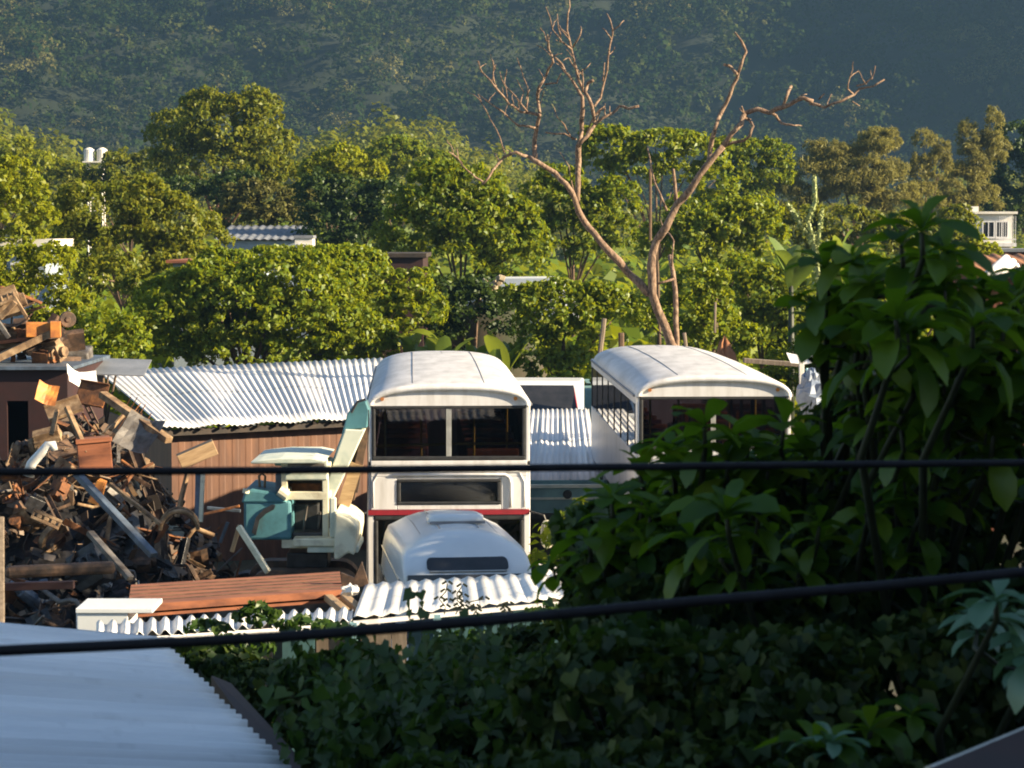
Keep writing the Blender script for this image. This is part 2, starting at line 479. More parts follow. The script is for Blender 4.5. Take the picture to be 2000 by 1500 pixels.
def crown_points(blobs, n, rough=0.34, clump=0.30, shell=0.9, front=True):
    """Scatter points in leaf clumps over ellipsoids (cx,cy,cz,rx,ry,rz); returns points and outward normals."""
    area = np.array([b[3] * b[5] for b in blobs]); area = area / area.sum()
    allp, alln = [], []
    for b, a in zip(blobs, area):
        c = np.array(b[:3]); r = np.array(b[3:6])
        k = int(min(420, 37 * (0.3 / clump) ** 2 * max(1.0, r[0] * r[2] / r.min() ** 2)))
        d = unit(rng.normal(size=(k * 3, 3)))
        if front:
            keep = (d[:, 2] > -0.55) & (d[:, 1] < 0.65 + 0.5 * d[:, 2])
            d = d[keep]
        d = d[:k]
        k = len(d)
        rad = shell + rough * (rng.random(k) - 0.45)
        cc = c + d * r * rad[:, None]
        cr = clump * (0.6 + 0.9 * rng.random(k)) * r.min()
        m = max(8, int(n * a))
        idx = rng.integers(0, k, m)
        o = unit(rng.normal(size=(m, 3))) * (rng.random(m) ** 0.45)[:, None]
        o[:, 2] *= 0.7
        p = cc[idx] + o * cr[idx][:, None]
        allp.append(p)
        alln.append(unit(d[idx] * 0.55 + o * 0.8 + np.array([0, 0, 0.35])))
    return np.concatenate(allp), np.concatenate(alln)


def blob(u, v, d, ru, rv, dep=None):
    c = P(u, v, d)
    k = d / FPX
    return (c.x, c.y, c.z, ru * k, (dep if dep is not None else 0.5 * (ru + rv)) * k, rv * k)


TREES_GROUP = 'trees and bushes behind the yard'


def tree(name, label, cat, d, blobs, leaf=14, mat='leaf_mid', n=None, trunk=None, bark='bark', group=TREES_GROUP,
         rough=0.34, clump=0.30, wr=0.55, droop=0.35, rnd=0.68, dens=1.0, trunk_r=None, shell=0.9):
    bl = [blob(b[0], b[1], d + (b[4] if len(b) > 4 else 0), b[2], b[3]) for b in blobs]
    # side lobes break the rounded outline
    for b in list(bl):
        for s in range(2):
            an = rng.uniform(.1, 3.04)
            q = rng.uniform(.28, .48)
            bl.append((b[0] + b[3] * .95 * math.cos(an), b[1] + rng.uniform(-.4, .1) * b[4], b[2] + b[5] * .78 * math.sin(an), b[3] * q, b[4] * q, b[5] * q * rng.uniform(.8, 1.3)))
    cx = sum(b[0] for b in bl) / len(bl); cyy = sum(b[1] for b in bl) / len(bl)
    if trunk is not None:
        cx = P(trunk, 450, d).x
    gz = float(terr(cx, cyy))
    root = thing(name, label, cat, (cx, cyy, gz), 0, group)
    if n is None:
        ar = sum(b[2] * b[3] for b in blobs) * math.pi
        n = int(dens * 16.5 * ar / (leaf * leaf * wr))
    p, nr = crown_points(bl, n, rough, clump, shell)
    off = np.array([cx, cyy, gz])
    low = p[:, 2] < terr(p[:, 0], p[:, 1]) + 0.1
    p, nr = p[~low], nr[~low]
    v, f = leaf_arrays(p - off, nr, 0.80 * leaf * d / FPX, droop, wr, rnd)
    np_mesh('crown', v, f, M[mat], root)
    tr = trunk_r or max(0.07, 0.05 * max(b[3] for b in bl))
    mb = MB()
    top = max(bl, key=lambda b: b[3] * b[5])
    tv = Vector((top[0] - cx, top[1] - cyy, top[2] - gz))
    fork = tv * 0.55; fork.z = max(0.4, tv.z * 0.5)
    mb.tube([(0, 0, -0.2), (fork.x * 0.4, fork.y * 0.4, fork.z * 0.5), fork, tv], [tr * 1.3, tr, tr * 0.8, tr * 0.25], 7)
    for b in bl[:len(blobs)]:
        e = Vector((b[0] - cx, b[1] - cyy, b[2] - gz))
        q = (fork + e) / 2 + Vector((0, 0, 0.12 * (e - fork).length))
        mb.tube([fork, q, e], [tr * 0.6, tr * 0.4, tr * 0.12], 6)
    mb.build('trunk', M[bark], root, smooth=True)
    return root

# ------------------------------------------------------------------ buildings and sheds
def corrugated(name, A, B, C, D, nribs, amp, mat, parent=None, nv=6, sag=0.0, per=4, thick=0.004, sheets=0):
    """Corrugated sheet over the quad A-B-C-D; ribs run from AB to DC. Points in the parent's frame."""
    A, B, C, D = (np.array(p, float) for p in (A, B, C, D))
    nrm = np.cross(B - A, D - A); nrm /= np.linalg.norm(nrm)
    if nrm[2] < 0: nrm = -nrm
    nu = nribs * per + 1
    u = np.linspace(0, 1, nu)[None, :, None]
    w = np.linspace(0, 1, nv)[:, None, None]
    base = (A * (1 - u) + B * u) * (1 - w) + (D * (1 - u) + C * u) * w
    prof = amp * np.sin(2 * np.pi * nribs * u)
    if sag:
        prof = prof + sag * np.sin(np.pi * w) * np.sin(7 * u * 3 + 2) + sag * 0.7 * np.sin(u * 31 + 1.0) * (1 - w) ** 2
    if sheets:
        prof = prof + 0.5 * amp * np.floor(u * sheets + 1e-6).astype(int) % 2
    top = base + nrm * prof
    bot = top - nrm * thick
    n1 = nu * nv
    V = np.concatenate([top.reshape(-1, 3), bot.reshape(-1, 3)])
    i = np.arange(nv - 1)[:, None] * nu + np.arange(nu - 1)[None, :]
    ft = np.stack([i, i + 1, i + nu + 1, i + nu], -1).reshape(-1, 4)
    fb = ft[:, ::-1] + n1
    edge = []
    ring = list(range(nu)) + [k * nu + nu - 1 for k in range(1, nv)] + [(nv - 1) * nu + k for k in range(nu - 2, -1, -1)] + [k * nu for k in range(nv - 2, 0, -1)]
    for a, b in zip(ring, ring[1:] + ring[:1]):
        edge.append((b, a, a + n1, b + n1))
    F = np.concatenate([ft, fb, np.array(edge)])
    o = np_mesh(name, V, F, mat, parent, smooth=False)
    uv = o.data.uv_layers.new(name='UVMap')
    U = np.broadcast_to(np.linspace(0, 1, nu)[None, :], (nv, nu)).ravel()
    W = np.broadcast_to(np.linspace(0, 1, nv)[:, None], (nv, nu)).ravel()
    co = np.stack([np.concatenate([U, U]), np.concatenate([W, W])], -1)[F.ravel()]
    uv.data.foreach_set('uv', co.astype(np.float32).ravel())
    return o


def wallquad(mb, p, q, z0, z1, th=0.08):
    """A thin upright wall from ground point p to q."""
    p, q = Vector((p[0], p[1], 0)), Vector((q[0], q[1], 0))
    d = (q - p); L = d.length
    rot = Matrix.Rotation(math.atan2(d.y, d.x), 3, 'Z')
    c = (p + q) / 2
    return mb.box((c.x, c.y, (z0 + z1) / 2), (L, th, z1 - z0), rot)


def ribbed_wall(name, p, q, z0, z1, pitch, amp, mat, parent):
    """Box-profile metal wall, ribs upright; z1 may be (z at p, z at q)."""
    p, q = np.array(p[:2], float), np.array(q[:2], float)
    za, zb = z1 if hasattr(z1, '__len__') else (z1, z1)
    d = q - p; L = np.linalg.norm(d); d /= L; nn = np.array([d[1], -d[0]])
    k = int(L / pitch)
    prof = []
    for i in range(k):
        for (s, h) in ((0, 0), (0.45, 0), (0.55, 1), (0.9, 1)):
            prof.append(((i + s) / k, h * amp))
    prof.append((1, 0))
    r0 = [(p[0] + d[0] * L * s + nn[0] * h, p[1] + d[1] * L * s + nn[1] * h, z0) for s, h in prof]
    r1 = [(a[0], a[1], za + (zb - za) * s) for a, (s, h) in zip(r0, prof)]
    return MB().loft([r0, r1]).build(name, mat, parent, solid=0.01)


# long shed at the back left
o = P(440, 1000, 50); o.z = 0
shed = thing('long_shed', 'long low shed with bright white corrugated roof and brown sheet wall', 'shed', o)
rel = lambda p: tuple(Vector(p) - o)
eL, eR = P(318, 836, 47), P(790, 812, 49.4)
rR, rL = P(790, 697, 57.5), P(188, 724, 55)
corrugated('roof', rel(eL), rel(eR), rel(rR), rel(rL), 46, 0.019, M['roof_white'], shed, nv=9, sag=0.035)
up = Vector((0, 0.5, -0.10))
wl, wr_ = rel(eL + up + Vector((0.1, 0, 0))), rel(eR + up)
ribbed_wall('wall', wl, wr_, -0.3, (wl[2] + 0.02, wr_[2] + 0.02), 0.28, 0.006, M['brown_wall'], shed)
mb = MB(); wallquad(mb, rel(eL + Vector((0.2, .62, 0))), rel(rL + Vector((0.2, 0, 0))), -0.3, 2.6)
mb.build('end_wall', M['brown_wall'], shed)
mb = MB(); mb.tube([rel(eL + Vector((0, .22, -.13))), rel(eR + Vector((0, .22, -.13)))], 0.085, 4)
mb.build('eave_beam', M['eave_dark'], shed)
mb = MB()
for i in range(14):
    a = eL.lerp(eR, i / 13); b = rL.lerp(rR, i / 13)
    mb.tube([rel(a + Vector((0, 0.02, -.07))), rel(a.lerp(b, 0.4) + Vector((0, 0, -.09)))], 0.035, 4)
mb.build('rafter', M['eave_dark'], shed)

# shed roof between the two buses
o = P(1110, 1000, 47); o.z = 0
s2 = thing('low_shed', 'small corrugated white roof seen between the two buses', 'shed', o)
A, B, C, D = P(1012, 940, 43.5), P(1172, 938, 44), P(1150, 798, 52), P(1030, 800, 52)
corrugated('roof', rel(A), rel(B), rel(C), rel(D), 13, 0.02, M['roof_white'], s2, nv=8, sag=0.02)
mb = MB(); mb.b2(rel(A)[0], rel(B)[0], rel(A)[1] + .02, rel(A)[1] + .08, rel(A)[2] - .16, rel(A)[2] - .045)
mb.build('fascia', M['bus_white'], s2)
mb = MB(); wallquad(mb, rel(A + Vector((.1, .9, 0))), rel(B + Vector((-.1, .9, 0))), -.2, rel(A)[2] - .1)
wallquad(mb, rel(A + Vector((.1, .95, 0))), rel(D + Vector((.1, 0, 0))), -.2, rel(A)[2] - .1)
wallquad(mb, rel(B + Vector((-.1, .95, 0))), rel(C + Vector((-.1, 0, 0))), -.2, rel(A)[2] - .1)
mb.build('wall', M['brown_wall'], s2)

# maroon hut behind the scrap, with a dark doorway
o = P(40, 1000, 40); o.z = 0
hut = thing('maroon_hut', 'dark maroon metal hut with open doorway behind the scrap heap', 'hut', o)
zt = P(0, 722, 39).z
x0, x1, y0 = P(-260, 0, 39).x - o.x, P(122, 0, 39).x - o.x, 39 - o.y
mb = MB()
mb.b2(x0, x1, y0, y0 + .06, P(0, 783, 39).z, zt)                       # lintel panel
mb.b2(x0, P(2, 0, 39).x - o.x, y0, y0 + .06, -.2, P(0, 783, 39).z)
mb.b2(P(44, 0, 39).x - o.x, x1, y0, y0 + .06, -.2, P(0, 783, 39).z)
mb.b2(x1 - .06, x1, y0 + .06, y0 + 3.4, -.2, zt)
mb.b2(x0, x0 + .06, y0 + .06, y0 + 3.4, -.2, zt)
mb.b2(x0 + .06, x1 - .06, y0 + 3.34, y0 + 3.4, -.2, zt)
mb.build('wall', M['maroon'], hut)
mb = MB(); mb.b2(x0 - .15, x1 + .12, y0 - .12, y0 + 3.5, zt + .003, zt + .06)
mb.build('roof', M['steel_blue'], hut)
# loose grey-blue sheets beside the hut roof
o2 = P(205, 716, 42)
mb = MB(); mb.box((0, 0, 0), (1.55, 1.6, 0.02), Euler((R(7), R(2), R(4))).to_matrix())
q = tag(mb.build('loose_sheet', M['grey_roof']), 'loose grey blue sheet lying between hut roof and long shed', 'metal sheet'); q.location = o2
mb = MB(); mb.box((0, 0, 0), (.5, .8, 0.3), Euler((R(7), 0, R(4))).to_matrix())
q = tag(mb.build('lead_grey_block', M['scrap_grey'], bevel=.03), 'grey block standing on the hut roof edge', 'block'); q.location = P(150, 698, 41.5)


def house(name, label, d, u0, u1, vtop, vbot, mat, roofmat, depth=4.0, roof='flat', windows=(), rail=False, over=0.25, roof_h=0.9, cat='house', rz=0, th=0.12):
    """A house whose front spans photo columns u0-u1 at distance d, eaves at vtop, wall seen down to vbot."""
    a, b = P(u0, vtop, d), P(u1, vtop, d)
    o = Vector(((a.x + b.x) / 2, d, 0))
    gz = float(terr(o.x, o.y)); o.z = gz
    t = thing(name, label, cat, o, rz, 'houses among the trees')
    w = b.x - a.x; H = a.z - gz
    mb = MB(); mb.b2(-w / 2, w / 2, 0, depth, -0.3, H); mb.build('wall', mat, t)
    if roof == 'flat':
        mb = MB(); mb.b2(-w / 2 - over, w / 2 + over, -over, depth + over, H + .004, H + th); mb.build('roof', roofmat, t)
    elif roof == 'shed':
        corrugated('roof', (-w / 2 - over, -over, H + .05), (w / 2 + over, -over, H + .05), (w / 2 + over, depth + over, H + roof_h), (-w / 2 - over, depth + over, H + roof_h), int(w / .25), .03, roofmat, t)
        mb = MB(); mb.prism([(0, H), (depth, H), (depth, H + roof_h - .08)], 'x', -w / 2, w / 2); mb.build('gable', mat, t)
    elif roof == 'gable':
        mb = MB(); mb.prism([(-over, H + .01), (depth / 2, H + roof_h), (depth + over, H + .01), (depth + over, H + .10), (depth / 2, H + roof_h + .1), (-over, H + .10)], 'x', -w / 2 - over, w / 2 + over)
        mb.build('roof', roofmat, t)
    for (cx, cz, ww, wh) in windows:
        mb = MB()
        x, z = cx * w / 2, H + cz
        for (xa, xb, za, zb) in ((x - ww / 2 - .06, x + ww / 2 + .06, z + wh / 2, z + wh / 2 + .06), (x - ww / 2 - .06, x + ww / 2 + .06, z - wh / 2 - .08, z - wh / 2),
                                 (x - ww / 2 - .06, x - ww / 2, z - wh / 2, z + wh / 2), (x + ww / 2, x + ww / 2 + .06, z - wh / 2, z + wh / 2), (x - .02, x + .02, z - wh / 2, z + wh / 2)):
            mb.b2(xa, xb, -.05, .02, za, zb)
        f = mb.build('window', M['bus_white'], t)
        mb = MB(); mb.b2(x - ww / 2, x + ww / 2, -.025, .01, z - wh / 2, z + wh / 2); mb.build('pane', M['window_dark'], f)
    if rail:
        mb = MB()
        for k in range(int(w / .14) + 1):
            x = -w / 2 + w * k / int(w / .14)
            mb.b2(x - .015, x + .015, -.9, -.87, H - 2.5, H - 1.55)
        mb.b2(-w / 2, w / 2, -.92, -.85, H - 1.55, H - 1.48)
        mb.b2(-w / 2, w / 2, -.95, 0, H - 2.72, H - 2.5)
        mb.build('balcony', M['bus_white'], t)
    return t


house('cottage', 'low cottage with white roof edge at left among yellow trees', 72, -120, 88, 482, 560, M['wall_blue'], M['wall_white'], 4, 'flat', ((.6, -1.0, .7, .9),), over=.3, th=.24)
house('cottage', 'grey slab roofed cottage between the dark trees', 90, 430, 580, 470, 520, M['wall_blue'], M['grey_roof'], 5, 'shed', (), roof_h=.6)
house('rooftop_hut', 'small white hut beside the grey slab roof', 86, 576, 610, 466, 500, M['wall_white'], M['grey_roof'], 1.2, 'flat', ((0, -.4, .3, .3),), cat='hut', over=.04)
house('cottage', 'faded blue cottage with thin red roof edge behind the vine mound', 66, 338, 500, 514, 560, M['wall_blue'], M['rust_red'], 4, 'flat', (), over=.18, th=.09)
house('brick_house', 'dark maroon walled house half hidden right of the vine mound', 66, 750, 826, 503, 600, M['maroon'], M['eave_dark'], 4, 'flat', (), over=.1)
# white house with balcony at right
a = P(1915, 420, 112)
t = house('white_house', 'white house with railed balcony among trees at far right', 112, 1908, 1978, 418, 470, M['wall_white'], M['wall_white'], 4, 'flat', ((-.35, -.75, .5, .7), (.4, -.75, .5, .7)), rail=False, over=.2)
gz = t.location.z; H = a.z - gz
mb = MB()
w = P(1978, 0, 112).x - P(1908, 0, 112).x
for k in range(9):
    x = w * .05 + (w * .45) * k / 8
    mb.b2(x - .012, x + .012, -.72, -.695, H - 1.35, H - .05)
mb.b2(w * .02, w * .52, -.74, -.68, H - 1.2, H - 1.14)
mb.b2(w * .02, w * .52, -.8, 0, H - 1.52, H - 1.35)
mb.build('balcony', M['bus_white'], t)
mb = MB(); mb.b2(-w * .8, -w * .42, .3, 1.4, H - .5, H + .42); mb.build('stair_hut', M['wall_white'], t)
house('orange_hut', 'small orange walled hut below the white balcony house', 104, 1944, 1976, 490, 510, M['orange'], M['roof_rust'], 2, 'flat', (), over=.15, cat='hut')
house('low_house', 'low dark house with flat roof at right edge', 98, 1960, 2080, 492, 540, M['wall_brick'], M['grey_roof'], 4, 'flat', ((.1, -.6, .7, .5),), over=.3)
house('pink_house', 'low roofed house behind the white pipes at right edge', 52, 1925, 2120, 548, 600, M['wall_brick'], M['dirt_red'], 4, 'shed', (), roof_h=.55)

# water tower
o = P(188, 420, 150); o.z = float(terr(o.x, o.y))
wt = thing('water_tower', 'small white water tower with round tanks above the trees', 'water tower', o)
h0, h1 = P(0, 345, 150).z - o.z, P(0, 318, 150).z - o.z
mb = MB()
for sx in (-.45, .45):
    for sy in (-.4, .4):
        mb.tube([(sx * 1.1, sy * 1.1, -.2), (sx, sy, h1)], .07, 6)
for k in range(5):
    z = h0 - 3 + k * (h1 - h0 + 3) / 5
    mb.b2(-.5, .5, -.46, -.40, z, z + .1); mb.b2(.44, .5, -.4, .4, z + .003, z + .09)
mb.build('frame', M['wall_white'], wt)
mb = MB(); mb.b2(-.75, .75, -.6, .6, h1 + .003, h1 + .09); mb.build('platform', M['wall_white'], wt)
for sx in (-.42, .42):
    mb = MB(); mb.tube([(sx, 0, h1 + .1), (sx, 0, h1 + .85), (sx, 0, h1 + .98)], [.34, .34, .12], 14); mb.build('tank', M['wall_white'], wt)

# white roofed van cab far back, seen over the vine trees; and pale rubble
def lozenge(mb, L, W, H):
    rings = []
    for (y, k, zt) in ((0, .8, .45), (.12, .95, .62), (.3, 1, 1), (.9, 1, .98), (1, .9, .8)):
        rings.append([(-W / 2 * k, y * L, 0), (W / 2 * k, y * L, 0), (W / 2 * k, y * L, H * zt * .55), (W / 2 * k * .86, y * L, H * zt), (-W / 2 * k * .86, y * L, H * zt), (-W / 2 * k, y * L, H * zt * .55)])
    return mb.loft(rings, closed=True, cap=True)


o = P(1150, 556, 72); o.z -= 1.2
t = thing('white_van', 'white vehicle roof showing through leaves left of dead tree', 'van', o, R(80))
lozenge(MB(), 3.8, 1.6, 1.45).build('body', M['van_white'], t, bevel=.04)
mb = MB(); mb.b2(-.815, .815, 1.3, 3.4, .8, 1.15); mb.build('window', M['window_dark'], t)
for (sx, y) in ((-.7, .8), (.7, .8), (-.7, 3), (.7, 3)):
    mb = MB(); mb.tube([(sx - .1, y, .05), (sx + .1, y, .05)], .32, 14); mb.build('wheel', M['black'], t)

# truck cab between the buses: white roof, raked dark windscreen
o = P(1062, 1000, 53.5); o.z = 0
t = thing('white_truck', 'white truck cab with dark windscreen behind the small corrugated roof', 'truck', o, R(-4))
zr, zs = P(0, 752, 53.5).z, P(0, 806, 53).z
mb = MB()
prof = [(-.1, .5), (-.1, zs - .1), (.75, zr - .04), (.9, zr + .04), (2.0, zr + .05), (2.0, .5)]
mb.prism(prof, 'x', -.86, .86); mb.build('cab', M['van_white'], t, bevel=.05)
fy, fz = .85, (zr - zs + .06); fl = math.hypot(fy, fz); on = (-fz / fl * .03, fy / fl * .03)
fp = lambda s: (-.1 + fy * s + on[0], zs - .1 + fz * s + on[1])
b0_, b1_ = fp(.06), fp(.95)
mb = MB(); mb.add([(-.80, *b0_), (.80, *b0_), (.66, *b1_), (-.72, *b1_)], [(0, 1, 2, 3)]); mb.build('windscreen', M['window_dark'], t, solid=.02)
mb = MB(); mb.tube([(.80, -.13, zs - .02), (.66, .70, zr - .10)], .018, 6); mb.build('red_trim', M['red_paint'], t)
mb = MB(); mb.b2(-.8, .8, 2.1, 6, .7, zs - .2); mb.build('cargo_bed', M['pale_teal'], t)
for (sx, y) in ((-.75, .6), (.75, .6), (-.75, 4.6), (.75, 4.6)):
    mb = MB(); mb.tube([(sx - .12, y, .42), (sx + .12, y, .42)], .42, 16); mb.build('wheel', M['black'], t)
o = P(1165, 1000, 58); o.z = 0
t = thing('green_container', 'grey green container end beside the right hand bus', 'container', o)
zc = P(0, 760, 58).z
mb = MB(); mb.b2(-.75, 1.2, 0, 4, 0, zc); mb.build('body', M['pale_teal'], t, bevel=.03)
mb = MB()
for k in range(6): mb.b2(-.65 + k * .3, -.57 + k * .3, -.03, 0, .2, zc - .15)
mb.build('rib', M['pale_teal'], t)

# teal truck bed under the small roof
o = P(1105, 1000, 42); o.z = 0
t = thing('teal_truck_bed', 'faded teal tipper bed with black knob between the buses', 'truck bed', o, R(2))
za, zb = P(0, 953, 42).z, P(0, 1002, 42).z
mb = MB(); mb.b2(-.72, 1.2, 0, .05, zb, za); mb.b2(-.72, 1.2, 1.3, 1.35, zb, za); mb.b2(-.72, -.67, .05, 1.3, zb, za - .003); mb.b2(1.15, 1.2, .05, 1.3, zb, za - .003); mb.b2(-.67, 1.15, .05, 1.3, zb, zb + .05)
mb.build('bed', M['pale_teal'], t)
mb = MB(); mb.b2(-.75, 1.23, -.03, .08, za + .003, za + .06); mb.b2(-.72, 1.2, -.02, 0, (za + zb) / 2 + .02, (za + zb) / 2 + .06); mb.build('rim', M['mint'], t)
mb = MB(); mb.b2(-.75, 1.23, -.04, .1, zb - .09, zb - .003); mb.build('sill', M['dark_metal'], t)
mb = MB(); mb.tube([(.03, -.06, za - .12), (.03, 0, za - .12)], [.07, .085], 14); mb.build('knob', M['black'], t)
for sx in (-.5, .9):
    mb = MB(); mb.tube([(sx - .12, .7, .4), (sx + .12, .7, .4)], .4, 16); mb.build('wheel', M['black'], t)
mb = MB(); mb.b2(-.6, 1.1, .5, .6, .4, zb - .09); mb.build('chassis', M['dark_metal'], t)


# ------------------------------------------------------------------ double deck buses
def arch(w, z0, z1, n=24, ex=2.7, ez=2.3):
    pts = []
    for i in range(n + 1):
        th = math.pi * i / n
        c, s = math.cos(th), math.sin(th)
        pts.append((-w * math.copysign(abs(c) ** (2 / ex), c), z0 + (z1 - z0) * abs(s) ** (2 / ez)))
    return pts


def bus(loc, rz, label, seatmat, L=10.2):
    t = thing('double_decker_bus', label, 'bus', loc, rz, 'white double deck buses')
    W = 1.25
    # body shell: floor, side panels, deck band, corner posts, with real window openings
    mb = MB(); pil = MB()
    for s in (-1, 1):
        x0, x1 = sorted((s * W, s * (W - .05)))
        mb.b2(x0, x1, 0.35, L, .32, 1.25)
        mb.b2(x0, x1, 0.02, L, 2.26, 3.30)
        mb.b2(x0, x1, 0.02, L, 4.10, 4.26)
        for k in range(8):
            y = .08 + (L - .16) * k / 7
            pil.b2(x0, x1, y - .022, y + .022, 3.303, 4.097)
            if k: pil.b2(x0, x1, y - .035, y + .035, 1.253, 2.257)
        # front corner posts
        x0, x1 = sorted((s * (W - .003), s * (W - .10)))
        mb.b2(x0, x1, -.03, .06, 1.0, 2.55)
        x0, x1 = sorted((s * (W - .01), s * (W - .07)))
        mb.b2(x0, x1, -.02, .06, 3.36, 4.22)
    xw = W - .05
    mb.b2(-xw, xw, .06, L - .05, 2.30, 2.36)            # upper deck floor
    mb.b2(-xw, xw, .06, L - .05, .40, .46)
    mb.b2(-xw, xw, L - .05, L, .32, 4.24)               # rear
    # between-decks front panel round the destination opening
    bx, z0, z1 = .80, 2.70, 3.09
    mb.b2(-xw, xw, -.03, .05, 3.13, 3.38)
    mb.b2(-xw, -bx, -.03, .05, 2.62, 3.13)
    mb.b2(bx, xw, -.03, .05, 2.62, 3.13)
    mb.b2(-bx, bx, -.03, .05, 3.09, 3.13)
    mb.b2(-bx, bx, -.03, .05, 2.62, 2.70)
    mb.b2(-xw + .05, xw - .05, -.03, .05, .55, 1.15)    # lower front panel
    mb.build('body', M['bus_white'], t, bevel=.012)
    pil.build('window_pillar', M['black'], t)
    # front frame bead round the between-decks panel
    mb = MB()
    r = [(-1.12, 2.70), (-1.16, 2.78), (-1.16, 3.04), (-1.12, 3.10)]
    fr = [(bx - .72 - .75, 3.17), (.98, 3.17), (1.06, 3.10), (1.06, 2.68)]
    mb.tube([(p[0], -.035, p[1]) for p in [(-.86, 3.16), (.86, 3.16), (.93, 3.11), (.95, 3.03), (.95, 2.66)]], .028, 6)
    mb.tube([(p[0], -.03, p[1]) for p in [(-1.16, 2.66), (-1.16, 3.05), (-1.08, 3.2), (1.08, 3.2), (1.16, 3.05), (1.16, 2.66)]], .014, 6)
    mb.build('bead', M['bus_white'], t, smooth=True)
    # destination glass in a dark rubber frame, with the blind box behind
    mb = MB()
    for (a, b, c, d) in ((-bx, bx, z1 - .045, z1), (-bx, bx, z0, z0 + .045), (-bx, -bx + .06, z0 + .045, z1 - .045), (bx - .06, bx, z0 + .045, z1 - .045)):
        mb.b2(a, b, -.045, .03, c, d)
    fo = mb.build('destination_frame', M['black'], t, bevel=.015)
    mb = MB(); mb.b2(-bx + .06, bx - .06, -.01, .0, z0 + .045, z1 - .045); mb.build('pane', M['glass_dark'], fo)
    mb = MB(); mb.b2(-bx + .2, bx - .1, .25, .3, z0, z1); mb.b2(-bx + .06, -bx + .12, .06, .25, z0, z1); mb.b2(-.05, .35, .1, .22, z0 + .02, z0 + .2); mb.build('blind_box', M['scrap_grey'], fo)
    # red stripe and step above the lower windscreen
    mb = MB(); mb.b2(-W + .012, W - .012, -.05, .06, 2.545, 2.617); mb.build('red_stripe', M['red_paint'], t)
    # upper windscreen: rubber frame, two panes, centre post, yellow rails
    ux, uz0, uz1 = 1.175, 3.385, 4.215
    mb = MB()
    for (a, b, c, d) in ((-ux, ux, uz1 - .04, uz1), (-ux, ux, uz0, uz0 + .06), (-ux, -ux + .05, uz0 + .06, uz1 - .04), (ux - .05, ux, uz0 + .06, uz1 - .04)):
        mb.b2(a, b, -.035, .04, c, d)
    fo = mb.build('upper_windscreen', M['black'], t, bevel=.012)
    mb = MB(); mb.b2(-ux + .05, -.04, -.006, .004, uz0 + .06, uz1 - .04); mb.build('pane', M['glass'], fo)
    mb = MB(); mb.b2(.04, ux - .05, -.006, .004, uz0 + .06, uz1 - .04); mb.build('pane', M['glass'], fo)
    mb = MB(); mb.b2(-.04, .0, -.025, .05, uz0 + .06, uz1 - .04); mb.b2(.003, .04, -.02, .045, uz0 + .06, uz1 - .043); mb.build('mullion', M['alu'], fo)
    mb = MB(); mb.tube([(-ux + .06, .035, 3.60), (-.06, .035, 3.625)], .022, 6); mb.tube([(.06, .035, 3.63), (ux - .06, .035, 3.635)], .022, 6)
    mb.build('hand_rail', M['yellow'], t)
    mb = MB()
    for (x, y) in ((-.98, .3), (-.42, 1.3), (.42, 1.3), (.98, 2.2)):
        mb.tube([(x, y, 2.36), (x, y, 4.3)], .018, 6)
    mb.build('grab_pole', M['yellow'], t)
    # lower windscreen
    mb = MB()
    lx = 1.15
    for (a, b, c, d) in ((-lx, lx, 2.46, 2.545), (-lx, lx, 1.15, 1.21), (-lx, -lx + .06, 1.21, 2.46), (lx - .06, lx, 1.21, 2.46)):
        mb.b2(a, b, -.04, .03, c, d)
    fo = mb.build('lower_windscreen', M['black'], t, bevel=.02)
    mb = MB(); mb.b2(-lx + .06, lx - .06, -.008, .004, 1.21, 2.46); mb.build('pane', M['glass_dark'], fo)
    # roof: crowned loft with a rounded front lip and an inset panel under it
    mb = MB()
    rings = []
    for (y, w, z0_, zt) in ((-.06, W - .02, 4.225, 4.50), (.0, W, 4.225, 4.545), (.12, W, 4.225, 4.575), (2.5, W, 4.225, 4.61), (5, W, 4.225, 4.62), (7.6, W, 4.225, 4.60), (L - .35, W - .02, 4.225, 4.55), (L - .08, W - .06, 4.225, 4.44), (L, W - .16, 4.225, 4.32)):
        rings.append([(x, y, z) for x, z in arch(w, z0_, zt)])
    mb.loft(rings)
    n = len(rings[0])
    mb.build('roof', M['bus_roof'], t, smooth=True, solid=.035)
    mb = MB()
    o1, i1 = arch(W - .005, 4.215, 4.535), arch(W - .09, 4.235, 4.455)
    f0 = [(x, -.085, z) for x, z in o1]; g0 = [(x, -.085, z) for x, z in i1]
    f1 = [(x, -.03, z) for x, z in arch(W + .004, 4.215, 4.56)]; g1 = [(x, -.03, z) for x, z in i1]
    mb.loft([f1, f0, g0, g1])
    mb.build('roof_lip', M['bus_white'], t, smooth=True)
    mb = MB(); mb.prism([(x, z) for x, z in arch(W - .085, 4.222, 4.46)], 'y', -.04, 0.0); mb.build('visor_panel', M['bus_white'], t)
    mb = MB()
    def seam(y, w, zt):
        return [[(x, y - .006, z + .004) for x, z in arch(w, 4.225, zt)], [(x, y + .006, z + .004) for x, z in arch(w, 4.225, zt)]]
    mb.loft(seam(2.1, W + .003, 4.606)); mb.loft(seam(4.4, W + .003, 4.619)); mb.loft(seam(6.6, W + .003, 4.607)); mb.loft(seam(8.5, W + .003, 4.582))
    for xx in (-.55, .0, .55):
        mb.tube([(xx, y, {0: 4.6, 1: 4.6}.get(9, z)) for y, z in ((.15, 4.568 - .02 * abs(xx)), (2.5, 4.604 - .02 * abs(xx)), (5, 4.614 - .02 * abs(xx)), (7.6, 4.594 - .02 * abs(xx)), (9.6, 4.556 - .02 * abs(xx)))], .006, 5)
    mb.build('roof_seam', M['seam'], t)
    # rain gutters along both roof edges
    mb = MB()
